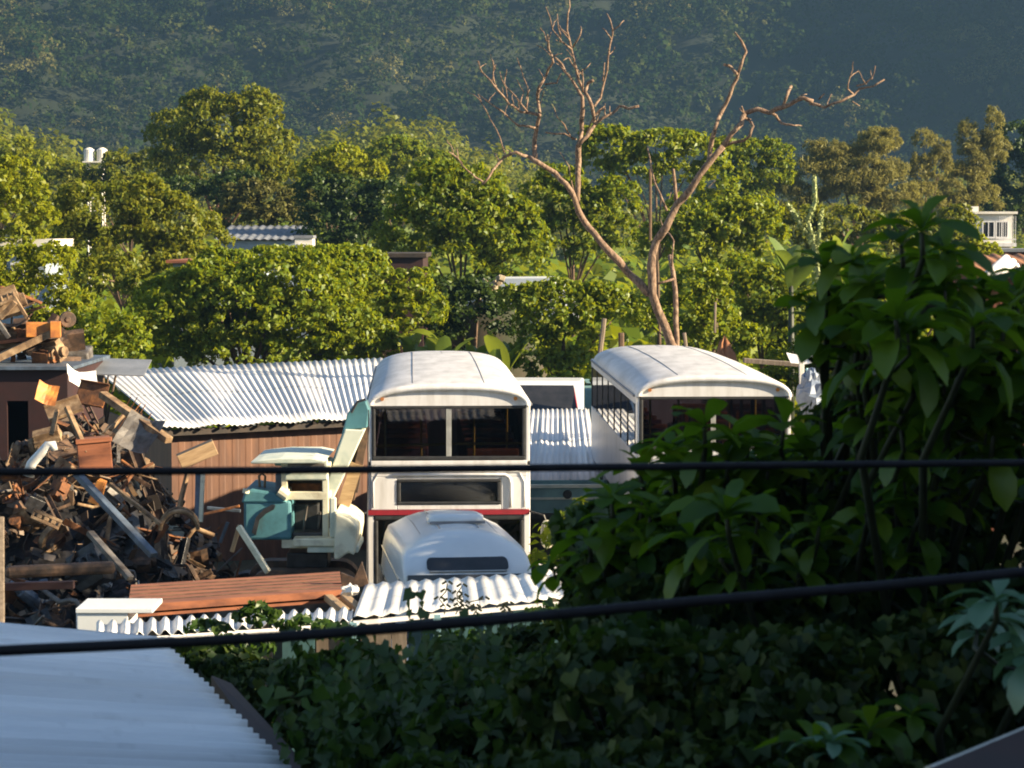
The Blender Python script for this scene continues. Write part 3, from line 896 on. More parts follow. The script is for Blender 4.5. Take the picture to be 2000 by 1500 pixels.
    for s in (-1, 1): mb.tube([(s * (W + .015), .0, 4.235), (s * (W + .015), L - .2, 4.235)], .02, 6)
    mb.build('gutter', M['seam'], t)
    # side windows (long glazed bands between the pillars)
    for s in (-1, 1):
        for k in range(7):
            ya, yb = .08 + (L - .16) * k / 7 + .022, .08 + (L - .16) * (k + 1) / 7 - .022
            x0, x1 = sorted((s * (W - .012), s * (W - .02)))
            mb = MB(); mb.b2(x0, x1, ya, yb, 3.30, 4.10); mb.build('side_window', M['glass'], t)
            if k:
                mb = MB(); mb.b2(x0, x1, ya, yb, 1.25, 2.26); mb.build('side_window', M['glass_dark'], t)
    # ceiling, seats
    mb = MB(); mb.b2(-xw + .01, xw - .01, .1, L - .1, 4.20, 4.222); mb.build('ceiling', M['interior'], t)
    for s in (-1, 1):
        for k in range(9):
            y = 1.0 + k * .95
            mb = MB(); mb.b2(s * .72 - .42, s * .72 + .42, y, y + .42, 2.62, 2.76); mb.b2(s * .72 - .42, s * .72 + .42, y + .42, y + .52, 2.64, 3.42); mb.b2(s * .72 - .3, s * .72 - .25, y + .1, y + .3, 2.36, 2.62); mb.b2(s * .72 + .25, s * .72 + .3, y + .1, y + .3, 2.36, 2.62)
            mb.build('seat', seatmat if (k + (s > 0)) % 2 == 0 else M['seat_orange'], t, bevel=.03)
    mb = MB(); mb.tube([(-.62, -.05, 1.20), (-.2, -.05, 1.95)], .012, 5); mb.tube([(.25, -.05, 1.20), (.62, -.05, 1.95)], .012, 5); mb.tube([(-.62, -.05, 1.2), (.25, -.05, 1.2)], .008, 5)
    mb.build('wiper', M['black'], t)
    for s in (-1, 1):
        mb = MB(); mb.tube([(s * 1.02, -.065, 4.33), (s * 1.02, -.03, 4.33)], .03, 10); mb.build('marker_lamp', M['orange'], t)
    # wheels, bumper, lamps, mirrors
    for s in (-1, 1):
        for y in (2.1, 7.6):
            mb = MB(); mb.tube([(s * (W - .30), y, .5), (s * (W + .005), y, .5)], .5, 20); w_ = mb.build('wheel', M['black'], t, bevel=.03)
            mb = MB(); mb.tube([(s * (W - .05), y, .5), (s * (W + .02), y, .5)], [.30, .24], 16); mb.build('hub', M['alu'], w_)
        mb = MB(); mb.tube([(s * .85, -.06, .82), (s * .85, -.03, .82)], .13, 16); mb.build('headlight', M['alu'], t)
    mb = MB(); mb.b2(-W + .02, W - .02, -.10, .05, .36, .54); mb.build('bumper', M['dark_metal'], t, bevel=.03)
    mx = P(1065, 1046, loc[1] - .2)
    for s in (1, -1):
        mb = MB()
        ringp = []
        for i in range(16):
            a = 2 * math.pi * i / 16
            ringp.append((s * 1.50 + .105 * math.copysign(abs(math.cos(a)) ** .8, math.cos(a)), 2.26 + .22 * math.copysign(abs(math.sin(a)) ** .75, math.sin(a))))
        mb.prism(ringp, 'y', -.26, -.20); m_ = mb.build('mirror', M['cream_paint'], t, bevel=.015)
        mb = MB(); mb.tube([(s * (W - .05), 0, 2.6), (s * 1.45, -.2, 2.55), (s * 1.50, -.19, 2.4)], .015, 6); mb.build('mirror_arm', M['dark_metal'], m_)
        mb = MB()
        for k in range(4):
            mb.b2(s * 1.50 - .075 + .042 * k, s * 1.50 - .06 + .042 * k, -.266, -.26, 2.10, 2.42)
        mb.build('mirror_slot', M['dark_metal'], m_)
    return t


b1c = P(877, 1000, 35.2)
bus((b1c.x, 35.2, 0), R(2.48), 'white double deck bus with red stripe parked facing the camera', M['seat_cloth'])
b2c = P(1392, 1000, 36.6)
bus((b2c.x, 36.6, 0.04), R(1.95), 'white double deck bus at right half hidden by broad leaved bush', M['seat_cloth'])

# ------------------------------------------------------------------ white high-roof van
vc = P(914, 1128, 29.6)
van = thing('minibus', 'white high roofed minibus with dark slot window standing before the bus', 'minibus', (vc.x, 29.6, 0.05), R(6.6))
vz = lambda v, d: P(0, v, d).z - 0.05
# silhouette stations: y back from the face, half width at waist, half width at roof, roof height, shoulder
st = [(-.06, .84, .80, 2.42, 2.30), (.10, .88, .82, 2.56, 2.40), (.40, .90, .79, 2.77, 2.50), (.72, .91, .76, 2.86, 2.55), (.95, .91, .75, 2.885, 2.56), (1.25, .91, .75, 2.865, 2.55), (2.6, .91, .75, 2.84, 2.52), (3.9, .90, .74, 2.78, 2.48), (4.45, .88, .70, 2.66, 2.40), (4.6, .84, .64, 2.40, 2.2)]
rings = []
for (y, hw, rw, zr, zs) in st:
    ring = [(-hw, y, .35), (-hw, y, 1.2), (-hw, y, 1.75), (-hw + .03, y, zs - .35)]
    ring += [(-rw - (hw - .03 - rw) * math.cos(math.pi / 2 * a / 4) * 1.0 * (1 if a else 1), y, zs - .35 + (zs + .12 - (zs - .35)) * math.sin(math.pi / 2 * a / 4)) for a in (1, 2, 3)]
    for k in range(9):
        q = -1 + 2 * k / 8
        ring.append((q * rw * .96, y, zs + .12 + (zr - zs - .12) * (1 - abs(q) ** 2.4)))
    ring += [(-x, yy, z) for (x, yy, z) in reversed(ring[:7])]
    rings.append(ring)
MB().loft(rings, cap=True).build('body', M['van_white'], van, smooth=True)
# dark slot window in the front dome
s0, s1 = (-.50, .10), (.50, .10)
def face_pt(x, z):
    """Point on the raked dome between z 2.42 and 2.77."""
    k = (z - 2.42) / (2.77 - 2.42)
    return (x, -.06 + .46 * k - .0, z)
mb = MB()
def slab(mb, poly, off, th):
    a = [(x, face_pt(x, z)[1] - off, z + off * .3) for x, z in poly]
    b = [(x, face_pt(x, z)[1] - off + th, z + off * .3) for x, z in poly]
    n = len(poly)
    mb.add(a + b, [tuple(range(n)), tuple(range(2 * n - 1, n - 1, -1))] + [((i + 1) % n, i, n + i, n + (i + 1) % n) for i in range(n)])
def rrect(x0, x1, z0, z1, r):
    out = []
    for (cx, cz, a0) in ((x1 - r, z1 - r, 0), (x0 + r, z1 - r, 90), (x0 + r, z0 + r * .6, 180), (x1 - r, z0 + r * .6, 270)):
        for k in range(5):
            a = R(a0 + 90 * k / 4)
            out.append((cx + r * math.cos(a), cz + (r if a0 < 180 else r * .6) * math.sin(a)))
    return out
slab(mb, rrect(-.53, .53, 2.455, 2.60, .06), .030, .09)
w_ = mb.build('slot_window', M['window_dark'], van)
mb = MB(); mb.tube([(-.50, face_pt(0, 2.46)[1] - .045, 2.455), (.50, face_pt(0, 2.46)[1] - .045, 2.455)], .014, 6); mb.build('window_trim', M['alu'], w_)
mb = MB(); mb.loft([[(-.80, -.085, 2.40), (.80, -.085, 2.40)], [(-.84, -.30, 1.55), (.84, -.30, 1.55)]]); mb.build('windscreen', M['window_dark'], van, solid=.2)
mb = MB(); mb.b2(-.86, .86, -.75, -.1, .4, 1.5); mb.build('nose', M['van_white'], van, bevel=.12)
# roof hatch
hc = (0.02, 2.05, 2.872)
mb = MB()
rg = []
for (zz, k) in ((-.03, 1.0), (.05, .97), (.085, .80), (.095, .5)):
    rg.append([(hc[0] + .40 * k * math.copysign(abs(math.cos(2 * math.pi * i / 20)) ** .7, math.cos(2 * math.pi * i / 20)), hc[1] + .36 * k * math.copysign(abs(math.sin(2 * math.pi * i / 20)) ** .7, math.sin(2 * math.pi * i / 20)), hc[2] + zz) for i in range(20)])
mb.loft(rg, closed=True, cap=True); mb.build('roof_hatch', M['van_white'], van, smooth=True)
mb = MB(); mb.b2(-.36, .40, 1.68, 1.70, 2.852, 2.885); mb.build('hatch_seal', M['seam'], van)
mb = MB()
for xx in (-.52, -.26, .26, .52):
    mb.tube([(xx, 1.25, 2.862 - .33 * abs(xx) ** 2.4 * 1.5 + .006), (xx, 2.6, 2.838 - .33 * abs(xx) ** 2.4 * 1.5 + .006), (xx, 3.9, 2.778 - .33 * abs(xx) ** 2.4 * 1.5 + .006)], .012, 5)
mb.build('roof_rib', M['van_grey'], van)
# left and right side glazing, wheels
for s in (-1, 1):
    x0, x1 = sorted((s * .885, s * .918))
    for k in range(3):
        mb = MB(); mb.b2(x0, x1, .6 + k * 1.25, 1.7 + k * 1.25, 1.35, 1.95); mb.build('side_window', M['window_dark'], van, bevel=.01)
    mb = MB(); mb.tube([(s * .875, .3, 2.30), (s * .86, 4.2, 2.22)], .018, 6); mb.build('rain_gutter', M['alu'], van)
    for y in (.5, 3.5):
        mb = MB(); mb.tube([(s * .70, y, .33), (s * .92, y, .33)], .33, 18); w_ = mb.build('wheel', M['black'], van, bevel=.02)
        mb = MB(); mb.tube([(s * .88, y, .33), (s * .93, y, .33)], .18, 14); mb.build('hub', M['alu'], w_)
    mb = MB(); mb.tube([(s * .62, -.78, .95), (s * .62, -.74, .95)], .11, 14); mb.build('headlight', M['alu'], van)

# ------------------------------------------------------------------ small excavator
ED, EK = 33.7, 0.72
ec = P(600, 1000, ED)
EZ = 1.45
ex = thing('excavator', 'old faded teal and cream excavator with raised boom beside the shed wall', 'excavator', (ec.x, ED, EZ))
def E(u, v, d=42):
    p = P(u, v, ED + (d - 42) * EK); return Vector((p.x - ec.x, (d - 42) * EK, p.z - EZ))
def ebox(u0, u1, v0, v1, d0, d1, mat, name, parent=None, bevel=.02):
    a, b = E(u0, v1, d0), E(u1, v0, d0)
    mb = MB(); mb.b2(a.x, b.x, (d0 - 42) * EK, (d1 - 42) * EK, a.z, b.z)
    return mb.build(name, M[mat], parent or ex, bevel=bevel)
ebox(476, 568, 978, 1055, 41.2, 42.8, 'teal', 'engine_hood', bevel=.04)
mb = MB(); a, b = E(476, 978, 41.6), E(540, 950, 41.6)
mb.prism([(a.x, a.z + .003), (b.x + .2, a.z + .003), (b.x, b.z - .06), (a.x + .06, b.z)], 'y', -.6, .7); mb.build('hood_top', M['teal'], ex, bevel=.03)
mb = MB()
pp = [E(500, 1045, 41.19), E(507, 1015, 41.19), E(520, 1003, 41.19), E(535, 995, 41.19), E(538, 987, 41.19), E(532, 985, 41.19), E(514, 995, 41.19), E(500, 1010, 41.19), E(492, 1040, 41.19)]
mb.prism([(p.x, p.z) for p in pp], 'y', -.60, -.578); mb.build('dark_mark', M['black'], ex)  # cast shadow of the arm, put on the hood as a black shape
mb = MB(); mb.tube([E(480, 963, 41.1), E(481, 955, 41.1)], .05, 8); mb.build('lamp', M['cream_paint'], ex)
mb = MB(); mb.tube([E(508, 960, 41.8), E(506, 930, 41.8), E(512, 925, 41.8), E(518, 930, 41.8), E(516, 965, 41.8)], .02, 6); mb.build('hose', M['rust_tan'], ex)
mb = MB(); mb.tube([E(545, 958, 41.2), E(562, 970, 41.2)], .075, 10); mb.build('air_filter', M['cream_paint'], ex)
# cab: posts, sills, roof
mb = MB()
for (u, v, w) in ((556, 905, .05), (636, 905, .05)):
    for d in (41.3, 42.5):
        a = E(u, 905, d); c = E(u, 1070, d)
        mb.box(((a.x + c.x) / 2, (d - 42) * EK, (a.z + c.z) / 2), (.09, .07, a.z - c.z))
for v in (912, 968, 1062):
    a, b = E(556, v, 41.3), E(640, v, 41.3)
    mb.b2(a.x, b.x, -.54, -.47, a.z - .06, a.z + .06)
    mb.b2(a.x, b.x, .33, .40, a.z - .06, a.z + .06)
    mb.b2(a.x - .03, a.x + .03, -.48, .34, a.z - .05, a.z + .05)
    mb.b2(b.x - .03, b.x + .03, -.48, .34, a.z - .05, a.z + .05)
mb.build('cab_frame', M['cream_paint'], ex, bevel=.01)
ebox(556, 640, 896, 938, 41.22, 41.28, 'mint', 'cab_header')
ebox(562, 634, 905, 912, 41.20, 41.215, 'scrap_grey', 'header_slot', bevel=.005)
mb = MB()
rp = [E(503, 890, 42), E(520, 887, 42), E(560, 883, 42), E(620, 883, 42), E(646, 888, 42), E(640, 892, 42), E(540, 893, 42), E(505, 893, 42)]
mb.prism([(p.x, p.z) for p in rp], 'y', -.95, .85); mb.build('cab_roof', M['mint'], ex, bevel=.02)
ebox(536, 556, 893, 910, 41.6, 42.2, 'pale_teal', 'roof_bracket')
ebox(538, 558, 925, 970, 41.5, 42.4, 'steel_blue', 'cab_side')
ebox(560, 636, 936, 1062, 42.36, 42.44, 'black', 'cab_rear', bevel=.005)  # black panel put in for the darkness inside the cab opening
ebox(575, 622, 985, 1058, 41.95, 42.33, 'black', 'seat_block')
ebox(566, 632, 944, 964, 42.30, 42.34, 'rust', 'rear_sill', bevel=.005)
mb = MB(); mb.tube([E(590, 1055, 41.7), E(596, 1010, 41.6), E(600, 985, 41.55)], .02, 6); mb.tube([E(620, 1055, 41.7), E(625, 1000, 41.6)], .02, 6); mb.build('control_lever', M['scrap_grey'], ex)
ebox(570, 630, 1040, 1060, 41.35, 41.9, 'dark_metal', 'cab_floor')
# door post and right-hand cream panel
ebox(644, 656, 972, 1050, 41.0, 41.15, 'mint', 'door_post')
mb = MB()
rp = [E(663, 985), E(690, 998), E(706, 1012), E(706, 1030), E(700, 1068), E(690, 1062), E(670, 1075), E(662, 1075)]
mb.prism([(p.x, p.z) for p in rp], 'y', -.95, .6)
mb.build('side_panel', M['cream_paint'], ex, bevel=.03)
ebox(572, 662, 1052, 1068, 40.95, 42.6, 'cream_paint', 'platform')
ebox(600, 700, 1068, 1080, 41.0, 42.6, 'mint', 'platform_edge')
# tracks
for (d0, d1) in ((40.9, 41.35), (42.3, 42.75)):
    mb = MB()
    a, b = E(485, 1085, d0), E(700, 1085, d0)
    r_ = .28
    ol = [(a.x + r_ + r_ * math.cos(R(k)), r_ + r_ * math.sin(R(k))) for k in range(90, 271, 20)] + [(b.x - r_ + r_ * math.cos(R(k)), r_ + r_ * math.sin(R(k))) for k in range(270, 451, 20)]
    mb.prism(ol, 'y', (d0 - 42) * EK, (d1 - 42) * EK); mb.build('track', M['rust_dark'], ex)
ebox(560, 640, 1080, 1110, 41.4, 42.3, 'grease', 'slew_ring')
# boom: box section rising to the right, elbow and stick going down behind the bus
def beam(mb, p, q, w0, w1, dep):
    p, q = Vector(p), Vector(q)
    t = (q - p).normalized(); s = Vector((t.z, 0, -t.x))
    vs = []
    for (c, w) in ((p, w0), (q, w1)):
        for (a, b) in ((-1, -1), (1, -1), (1, 1), (-1, 1)):
            vs.append(c + s * a * w / 2 + Vector((0, b * dep / 2, 0)))
    mb.add(vs, [(3, 2, 1, 0), (4, 5, 6, 7), (0, 1, 5, 4), (1, 2, 6, 5), (2, 3, 7, 6), (3, 0, 4, 7)])
mb = MB()
rp = [E(632, 972), E(652, 972), E(672, 930), E(714, 838), E(676, 836), E(652, 905)]
mb.prism([(p.x, p.z) for p in rp], 'y', -.22, .22)
mb.build('boom', M['mint'], ex, bevel=.015)
mb = MB()
rp = [E(630, 968), E(648, 905), E(668, 850), E(680, 806), E(694, 786), E(716, 782), E(722, 800), E(718, 834), E(677, 838), E(653, 906), E(634, 970)]
mb.prism([(p.x, p.z) for p in rp], 'y', -.17, .26)
mb.build('boom_side', M['teal'], ex, bevel=.02)
mb = MB()
beam(mb, E(690, 960, 42.3), E(716, 835, 42.3), .13, .10, .14); mb.build('lift_ram', M['rust_dark'], ex)
mb = MB(); beam(mb, E(672, 985, 42.3), E(698, 905, 42.3), .18, .18, .2); mb.build('ram_sleeve', M['wood'], ex)
mb = MB(); beam(mb, E(708, 800, 42.5), E(684, 975, 42.5), .22, .13, .2); mb.build('stick', M['rust_dark'], ex)
mb = MB(); mb.tube([E(686, 806, 41.7), E(698, 785, 41.7), E(714, 780, 41.7)], .02, 6); mb.build('hose', M['black'], ex)

# soil bank carrying the excavator
mb = MB(); rings = []
for (zz_, k) in ((-.3, 1.25), (.6, 1.18), (1.2, 1.08), (1.42, 1.0), (1.46, .9)):
    rings.append([(-1.25 + 1.12 * k * math.copysign(abs(math.cos(2 * math.pi * q / 24)) ** .6, math.cos(2 * math.pi * q / 24)) * 1.0 - .25 * (k - 1) * 2 + 1.0 + .06 * math.sin(q * 2.7), 1.35 * k * math.copysign(abs(math.sin(2 * math.pi * q / 24)) ** .6, math.sin(2 * math.pi * q / 24)) + .05 * math.sin(q * 1.9), zz_) for q in range(24)])
mb.loft(rings, closed=True, cap=True)
q = mb.build('soil_bank', M['soil']); q.location = (ec.x, ED, 0)
tag(q, kind='structure')

# ------------------------------------------------------------------ trees and bushes (photo columns, rows and radii in pixels at distance d)
tree('spreading_tree', 'large round dark green tree standing highest above the others', 'tree', 112,
     [(440, 255, 95, 72), (360, 300, 70, 62), (520, 300, 60, 60), (420, 330, 110, 50), (335, 255, 40, 45, 4), (500, 235, 50, 42), (540, 350, 60, 40), (400, 215, 45, 32)],
     leaf=12, mat='leaf_olive', trunk=415, bark='bark_red', dens=0.9)
tree('dark_tree', 'dark leafy tree with yellowish right side left of the vine mound', 'tree', 76,
     [(190, 420, 85, 62), (270, 400, 60, 55), (330, 440, 70, 60), (395, 465, 52, 48, 2), (150, 490, 62, 56), (250, 500, 80, 60), (340, 505, 60, 40), (130, 420, 40, 50, 3), (205, 548, 70, 40, -4), (270, 560, 46, 30, -6)],
     leaf=13, mat='leaf_olive', trunk=300)
tree('yellow_tree', 'bright yellow green tree at the left edge', 'tree', 72,
     [(20, 350, 48, 40), (40, 400, 52, 42), (10, 430, 60, 45), (85, 430, 30, 30), (-60, 380, 70, 80), (30, 465, 60, 18)], leaf=14, mat='leaf_yellow', trunk=-10)
tree('bush', 'yellow green bush below the white roofed cottage at left', 'bush', 58,
     [(30, 530, 50, 45), (100, 520, 40, 46), (80, 580, 60, 50), (140, 600, 40, 40), (-40, 560, 60, 60), (120, 640, 60, 45)], leaf=13, mat='leaf_yellow', trunk=80)
tree('bush', 'leafy bush right behind the top of the scrap heap', 'bush', 52,
     [(200, 640, 60, 42), (250, 665, 42, 34), (170, 690, 50, 34), (215, 700, 70, 26), (130, 665, 30, 30)], leaf=14, mat='leaf_vine', trunk=200)
tree('vine_mound', 'broad mound of yellow green vines behind the long white roof', 'vine mound', 61,
     [(480, 610, 135, 70), (340, 620, 90, 60), (560, 560, 95, 62), (430, 560, 90, 46), (620, 640, 110, 60), (700, 660, 70, 46), (320, 680, 70, 40), (500, 690, 150, 40), (740, 690, 40, 30), (560, 510, 90, 30, 3), (450, 525, 80, 34, 2), (390, 560, 60, 34), (360, 545, 40, 20, 1), (640, 560, 70, 50, 1), (380, 650, 80, 56, 1), (470, 660, 90, 56, 1.5), (560, 640, 80, 60, 1), (330, 600, 60, 60, 1.5), (410, 600, 70, 50, 2)],
     leaf=14, mat='leaf_vine', trunk=480, clump=.26, rough=.22, dens=1.15)
tree('vine_clad_tree', 'vine covered hump right of the broad vine mound', 'tree', 63,
     [(670, 515, 75, 36), (705, 515, 44, 30), (715, 540, 48, 50), (740, 600, 50, 55), (790, 610, 52, 44), (840, 610, 30, 40), (800, 560, 40, 34), (640, 500, 60, 22), (760, 650, 50, 40)], leaf=13, mat='leaf_vine', trunk=710, clump=.26)
tree('brownish_tree', 'brownish leaved tree below the tallest round tree', 'tree', 98,
     [(520, 405, 70, 46), (480, 430, 60, 40), (560, 440, 50, 38), (470, 385, 40, 30), (585, 400, 28, 36)], leaf=11, mat='leaf_brown', trunk=520)
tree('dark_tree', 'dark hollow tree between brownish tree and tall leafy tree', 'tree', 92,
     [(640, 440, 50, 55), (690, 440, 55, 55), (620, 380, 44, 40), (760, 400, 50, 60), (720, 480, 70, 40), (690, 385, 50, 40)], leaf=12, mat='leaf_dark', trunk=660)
tree('yellow_green_tree', 'yellow green pointed tree right of the tallest round tree', 'tree', 104,
     [(670, 320, 46, 36), (640, 350, 50, 36), (710, 350, 46, 34), (610, 340, 26, 26), (665, 300, 24, 20), (735, 370, 30, 30)], leaf=11, mat='leaf_yellow', trunk=670)
tree('tree', 'mid green tree standing behind the yellow green pointed tree', 'tree', 138,
     [(770, 305, 60, 34), (730, 325, 50, 30), (820, 320, 46, 34), (770, 285, 34, 18), (860, 330, 40, 30)], leaf=11, mat='leaf_mid', trunk=770)
tree('tall_leafy_tree', 'big leafy tree lit on its right side left of dead tree', 'tree', 74,
     [(900, 420, 92, 66), (840, 400, 70, 58), (960, 470, 80, 62), (880, 500, 90, 60), (1010, 520, 58, 52), (800, 460, 60, 60), (930, 360, 60, 36), (1000, 430, 56, 40), (850, 345, 50, 30), (1040, 475, 36, 40), (960, 560, 60, 30)],
     leaf=14, mat='leaf_mid', trunk=900, bark='bark', clump=.28)
tree('tree', 'leafy tree behind the left fork of the dead tree', 'tree', 84,
     [(1120, 400, 62, 50), (1165, 420, 50, 46), (1070, 380, 50, 40), (1200, 395, 46, 46), (1110, 460, 56, 46), (1215, 460, 40, 36), (1090, 345, 40, 24), (1150, 490, 50, 30)], leaf=13, mat='leaf_mid', trunk=1120)
tree('flat_topped_tree', 'flat topped green tree with layered crown behind the dead tree', 'tree', 92,
     [(1200, 290, 66, 38), (1280, 290, 74, 34), (1360, 300, 60, 36), (1400, 350, 38, 50), (1240, 330, 60, 30), (1320, 345, 60, 26, 2), (1180, 265, 40, 22), (1395, 410, 40, 40), (1160, 320, 34, 30), (1300, 268, 60, 16)],
     leaf=13, mat='leaf_vine', trunk=1290, clump=.26, rough=.26)
tree('creeper_clad_tree', 'sunlit creeper covered tree right of the dead tree trunk', 'tree', 78,
     [(1400, 440, 62, 46), (1450, 440, 50, 40), (1350, 470, 60, 46), (1480, 420, 40, 40), (1430, 500, 56, 40), (1330, 420, 36, 40), (1500, 470, 40, 40), (1290, 480, 40, 40)], leaf=13, mat='leaf_vine', trunk=1400)
tree('vine_clad_tree', 'vine draped tree behind the space between the two buses', 'tree', 60,
     [(1100, 610, 66, 50), (1150, 600, 60, 44), (1060, 620, 56, 56), (1210, 610, 44, 36), (1120, 680, 50, 60), (1040, 690, 40, 50), (1090, 570, 60, 26), (1130, 735, 50, 50), (1015, 590, 36, 30), (1080, 730, 50, 40)],
     leaf=14, mat='leaf_vine', trunk=1110, clump=.24)
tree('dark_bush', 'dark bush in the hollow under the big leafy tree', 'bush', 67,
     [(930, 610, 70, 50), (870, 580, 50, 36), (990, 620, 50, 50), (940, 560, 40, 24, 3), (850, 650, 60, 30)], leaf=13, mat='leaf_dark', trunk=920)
tree('round_bush', 'rounded green bush right of the dead tree base', 'bush', 62,
     [(1365, 560, 52, 42), (1340, 610, 50, 40), (1400, 640, 60, 40), (1440, 655, 36, 26), (1390, 590, 36, 40), (1360, 670, 60, 24), (1250, 620, 30, 40)], leaf=13, mat='leaf_vine', trunk=1370)
tree('bush', 'tall bush left of the nearest broad leaves', 'bush', 66,
     [(1490, 580, 52, 54), (1450, 540, 44, 40), (1530, 620, 44, 60), (1490, 650, 60, 46), (1540, 560, 34, 50), (1470, 690, 60, 30), (1560, 690, 50, 50)], leaf=13, mat='leaf_mid', trunk=1490)
for (lab, d, bl, tk) in (
        ('broad feathery casuarina tree with pale brown green foliage', 122, [(1700, 330, 56, 66), (1640, 345, 64, 56), (1580, 360, 60, 50), (1740, 370, 46, 50), (1540, 390, 56, 40), (1620, 300, 40, 26), (1715, 280, 36, 28), (1660, 400, 90, 40)], 1660),
        ('thin forked casuarina tree left of the tall casuarina', 124, [(1795, 350, 18, 46), (1830, 330, 20, 42), (1810, 390, 34, 30), (1840, 300, 14, 26), (1805, 275, 20, 22)], 1812),
        ('tall narrow casuarina tree behind the white balcony house', 126, [(1892, 275, 20, 40), (1900, 320, 34, 40), (1925, 300, 26, 36), (1880, 370, 46, 44), (1940, 250, 14, 40), (1940, 295, 26, 30), (1870, 420, 40, 36), (1915, 390, 40, 30)], 1900)):
    tree('casuarina_tree', lab, 'tree', d, bl, leaf=14, mat='needle', trunk=tk, wr=0.16, droop=-0.5, rnd=.9, dens=1.0, clump=.34)
tree('dark_tree', 'dark tree at the right edge above the white balcony house', 'tree', 132,
     [(1980, 270, 34, 36), (1990, 340, 50, 50), (1960, 400, 50, 36), (1990, 430, 50, 36), (2060, 350, 60, 80), (1930, 370, 30, 30)], leaf=12, mat='leaf_dark', trunk=1985)
tree('olive_bush', 'olive bush below the casuarinas beside the white house', 'bush', 92,
     [(1650, 440, 70, 36), (1720, 470, 60, 40), (1560, 440, 50, 40), (1780, 460, 60, 40), (1860, 440, 46, 34), (1600, 480, 50, 36), (1880, 500, 40, 36)], leaf=12, mat='leaf_olive', trunk=1700)
tree('yellow_bush', 'small bright yellow green bush left of the orange hut', 'bush', 84,
     [(1915, 490, 26, 30), (1900, 470, 20, 18), (1935, 510, 20, 30), (1900, 520, 24, 26)], leaf=13, mat='leaf_yellow', trunk=1912)
tree('tree', 'small tree beside the water tower at left', 'tree', 134,
     [(240, 335, 36, 40), (290, 320, 26, 26), (215, 360, 40, 30), (265, 370, 50, 30), (150, 345, 30, 24), (120, 360, 40, 26)], leaf=11, mat='leaf_olive', trunk=240)
tree('yellow_tree', 'yellow topped tree on the slope at the left edge above', 'tree', 146,
     [(20, 292, 46, 22), (60, 318, 60, 22), (100, 336, 56, 24), (-40, 312, 60, 34), (30, 335, 60, 28)], leaf=11, mat='leaf_yellow', trunk=40)
tree('tree', 'green tree between the flat topped tree and feathery casuarina', 'tree', 112,
     [(1460, 310, 44, 36), (1500, 300, 40, 30), (1450, 360, 40, 40), (1510, 345, 36, 36), (1470, 390, 50, 30)], leaf=11, mat='leaf_mid', trunk=1470)
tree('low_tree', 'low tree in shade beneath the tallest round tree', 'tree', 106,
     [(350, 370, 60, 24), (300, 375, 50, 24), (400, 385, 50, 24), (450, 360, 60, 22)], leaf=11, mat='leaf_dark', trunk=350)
tree('bush', 'bush behind the dirt mound right of the second bus', 'bush', 58,
     [(1560, 720, 60, 50), (1600, 680, 50, 40), (1640, 740, 70, 60), (1540, 770, 40, 40), (1700, 700, 80, 70)], leaf=13, mat='leaf_mid', trunk=1600)
tree('bush', 'bush above the pink roofed house at right edge', 'bush', 66,
     [(1830, 530, 80, 46), (1760, 560, 80, 50), (1700, 540, 60, 40), (1900, 560, 40, 30)], leaf=13, mat='leaf_mid', trunk=1800)

# low undergrowth between the trees, and the far wood: masses nobody could count
def leafmass(name, label, cat, centers, radii, per, leaf, mat, rnd=0.7, wr=0.7):
    k = len(centers)
    idx = np.repeat(np.arange(k), per)
    o = unit(rng.normal(size=(k * per, 3)))
    keep = (o[:, 2] > -0.35) & (o[:, 1] < 0.55)
    o, idx = o[keep], idx[keep]
    lump = 0.80 + 0.28 * np.sin(o[:, 0] * 5 + idx) * np.cos(o[:, 2] * 6 + idx * 2)
    p = centers[idx] + o * radii[idx] * (lump * (0.75 + 0.25 * rng.random(len(o))))[:, None]
    v, f = leaf_arrays(p, o + np.array([0, 0, .4]), leaf[idx] if hasattr(leaf, '__len__') else leaf, .3, wr, rnd)
    ob = np_mesh(name, v, f, M[mat])
    return tag(ob, label, cat, kind='stuff')


cs, rs = [], []
y = 54.0
while y < 235:
    half = 0.24 * y + 6
    step = 2.2 + (y - 50) * 0.022
    x = -half
    while x < half:
        px_, py_ = x + rng.uniform(-.5, .5) * step, y + rng.uniform(-.5, .5) * step
        r = step * rng.uniform(.45, .8)
        keepout = (py_ < 60 and -13 < px_ < 7.5)
        if not keepout:
            cs.append((px_, py_, float(terr(px_, py_)) + r * 0.3)); rs.append((r, r, r * rng.uniform(.6, 1.2)))
        x += step
    y += step
cs, rs = np.array(cs), np.array(rs)
leafmass('undergrowth', 'tangled undergrowth filling the ground between the trees', 'undergrowth', cs, rs, 70, rs[:, 0] * 0.34, 'leaf_mid')

def farwood(name, label, y0, y1, mat, st0, per, lf=0.30):
    cs, rs = [], []
    y = y0
    while y < y1:
        half = 0.235 * y + 14
        st = st0 * (0.75 + 0.5 * (y - y0) / (y1 - y0))
        x = -half
        while x < half:
            a, b = x + rng.uniform(-.5, .5) * st, y + rng.uniform(-.5, .5) * st
            r = st * rng.uniform(.50, .92) * (1.25 if rng.random() < .12 else 1)
            h = r * rng.uniform(.8, 1.35)
            cs.append((a, b, float(terr(a, b)) + h * rng.uniform(.25, .8) + (1.6 if y > 400 else 0))); rs.append((r, r, h))
            x += st
        y += st * 0.9
    cs, rs = np.array(cs), np.array(rs)
    return leafmass(name, label, 'wood', cs, rs, per, rs[:, 0] * lf, mat, rnd=.4, wr=.85)


farwood('near_slope_wood', 'sunlit wood on the low spurs before the mountain', 236, 420, 'leaf_olive', 4.2, 190, 0.22)
farwood('mountain_wood', 'hazy blue green forest covering the mountain slope', 420, 720, 'leaf_far', 6.4, 230, 0.20)

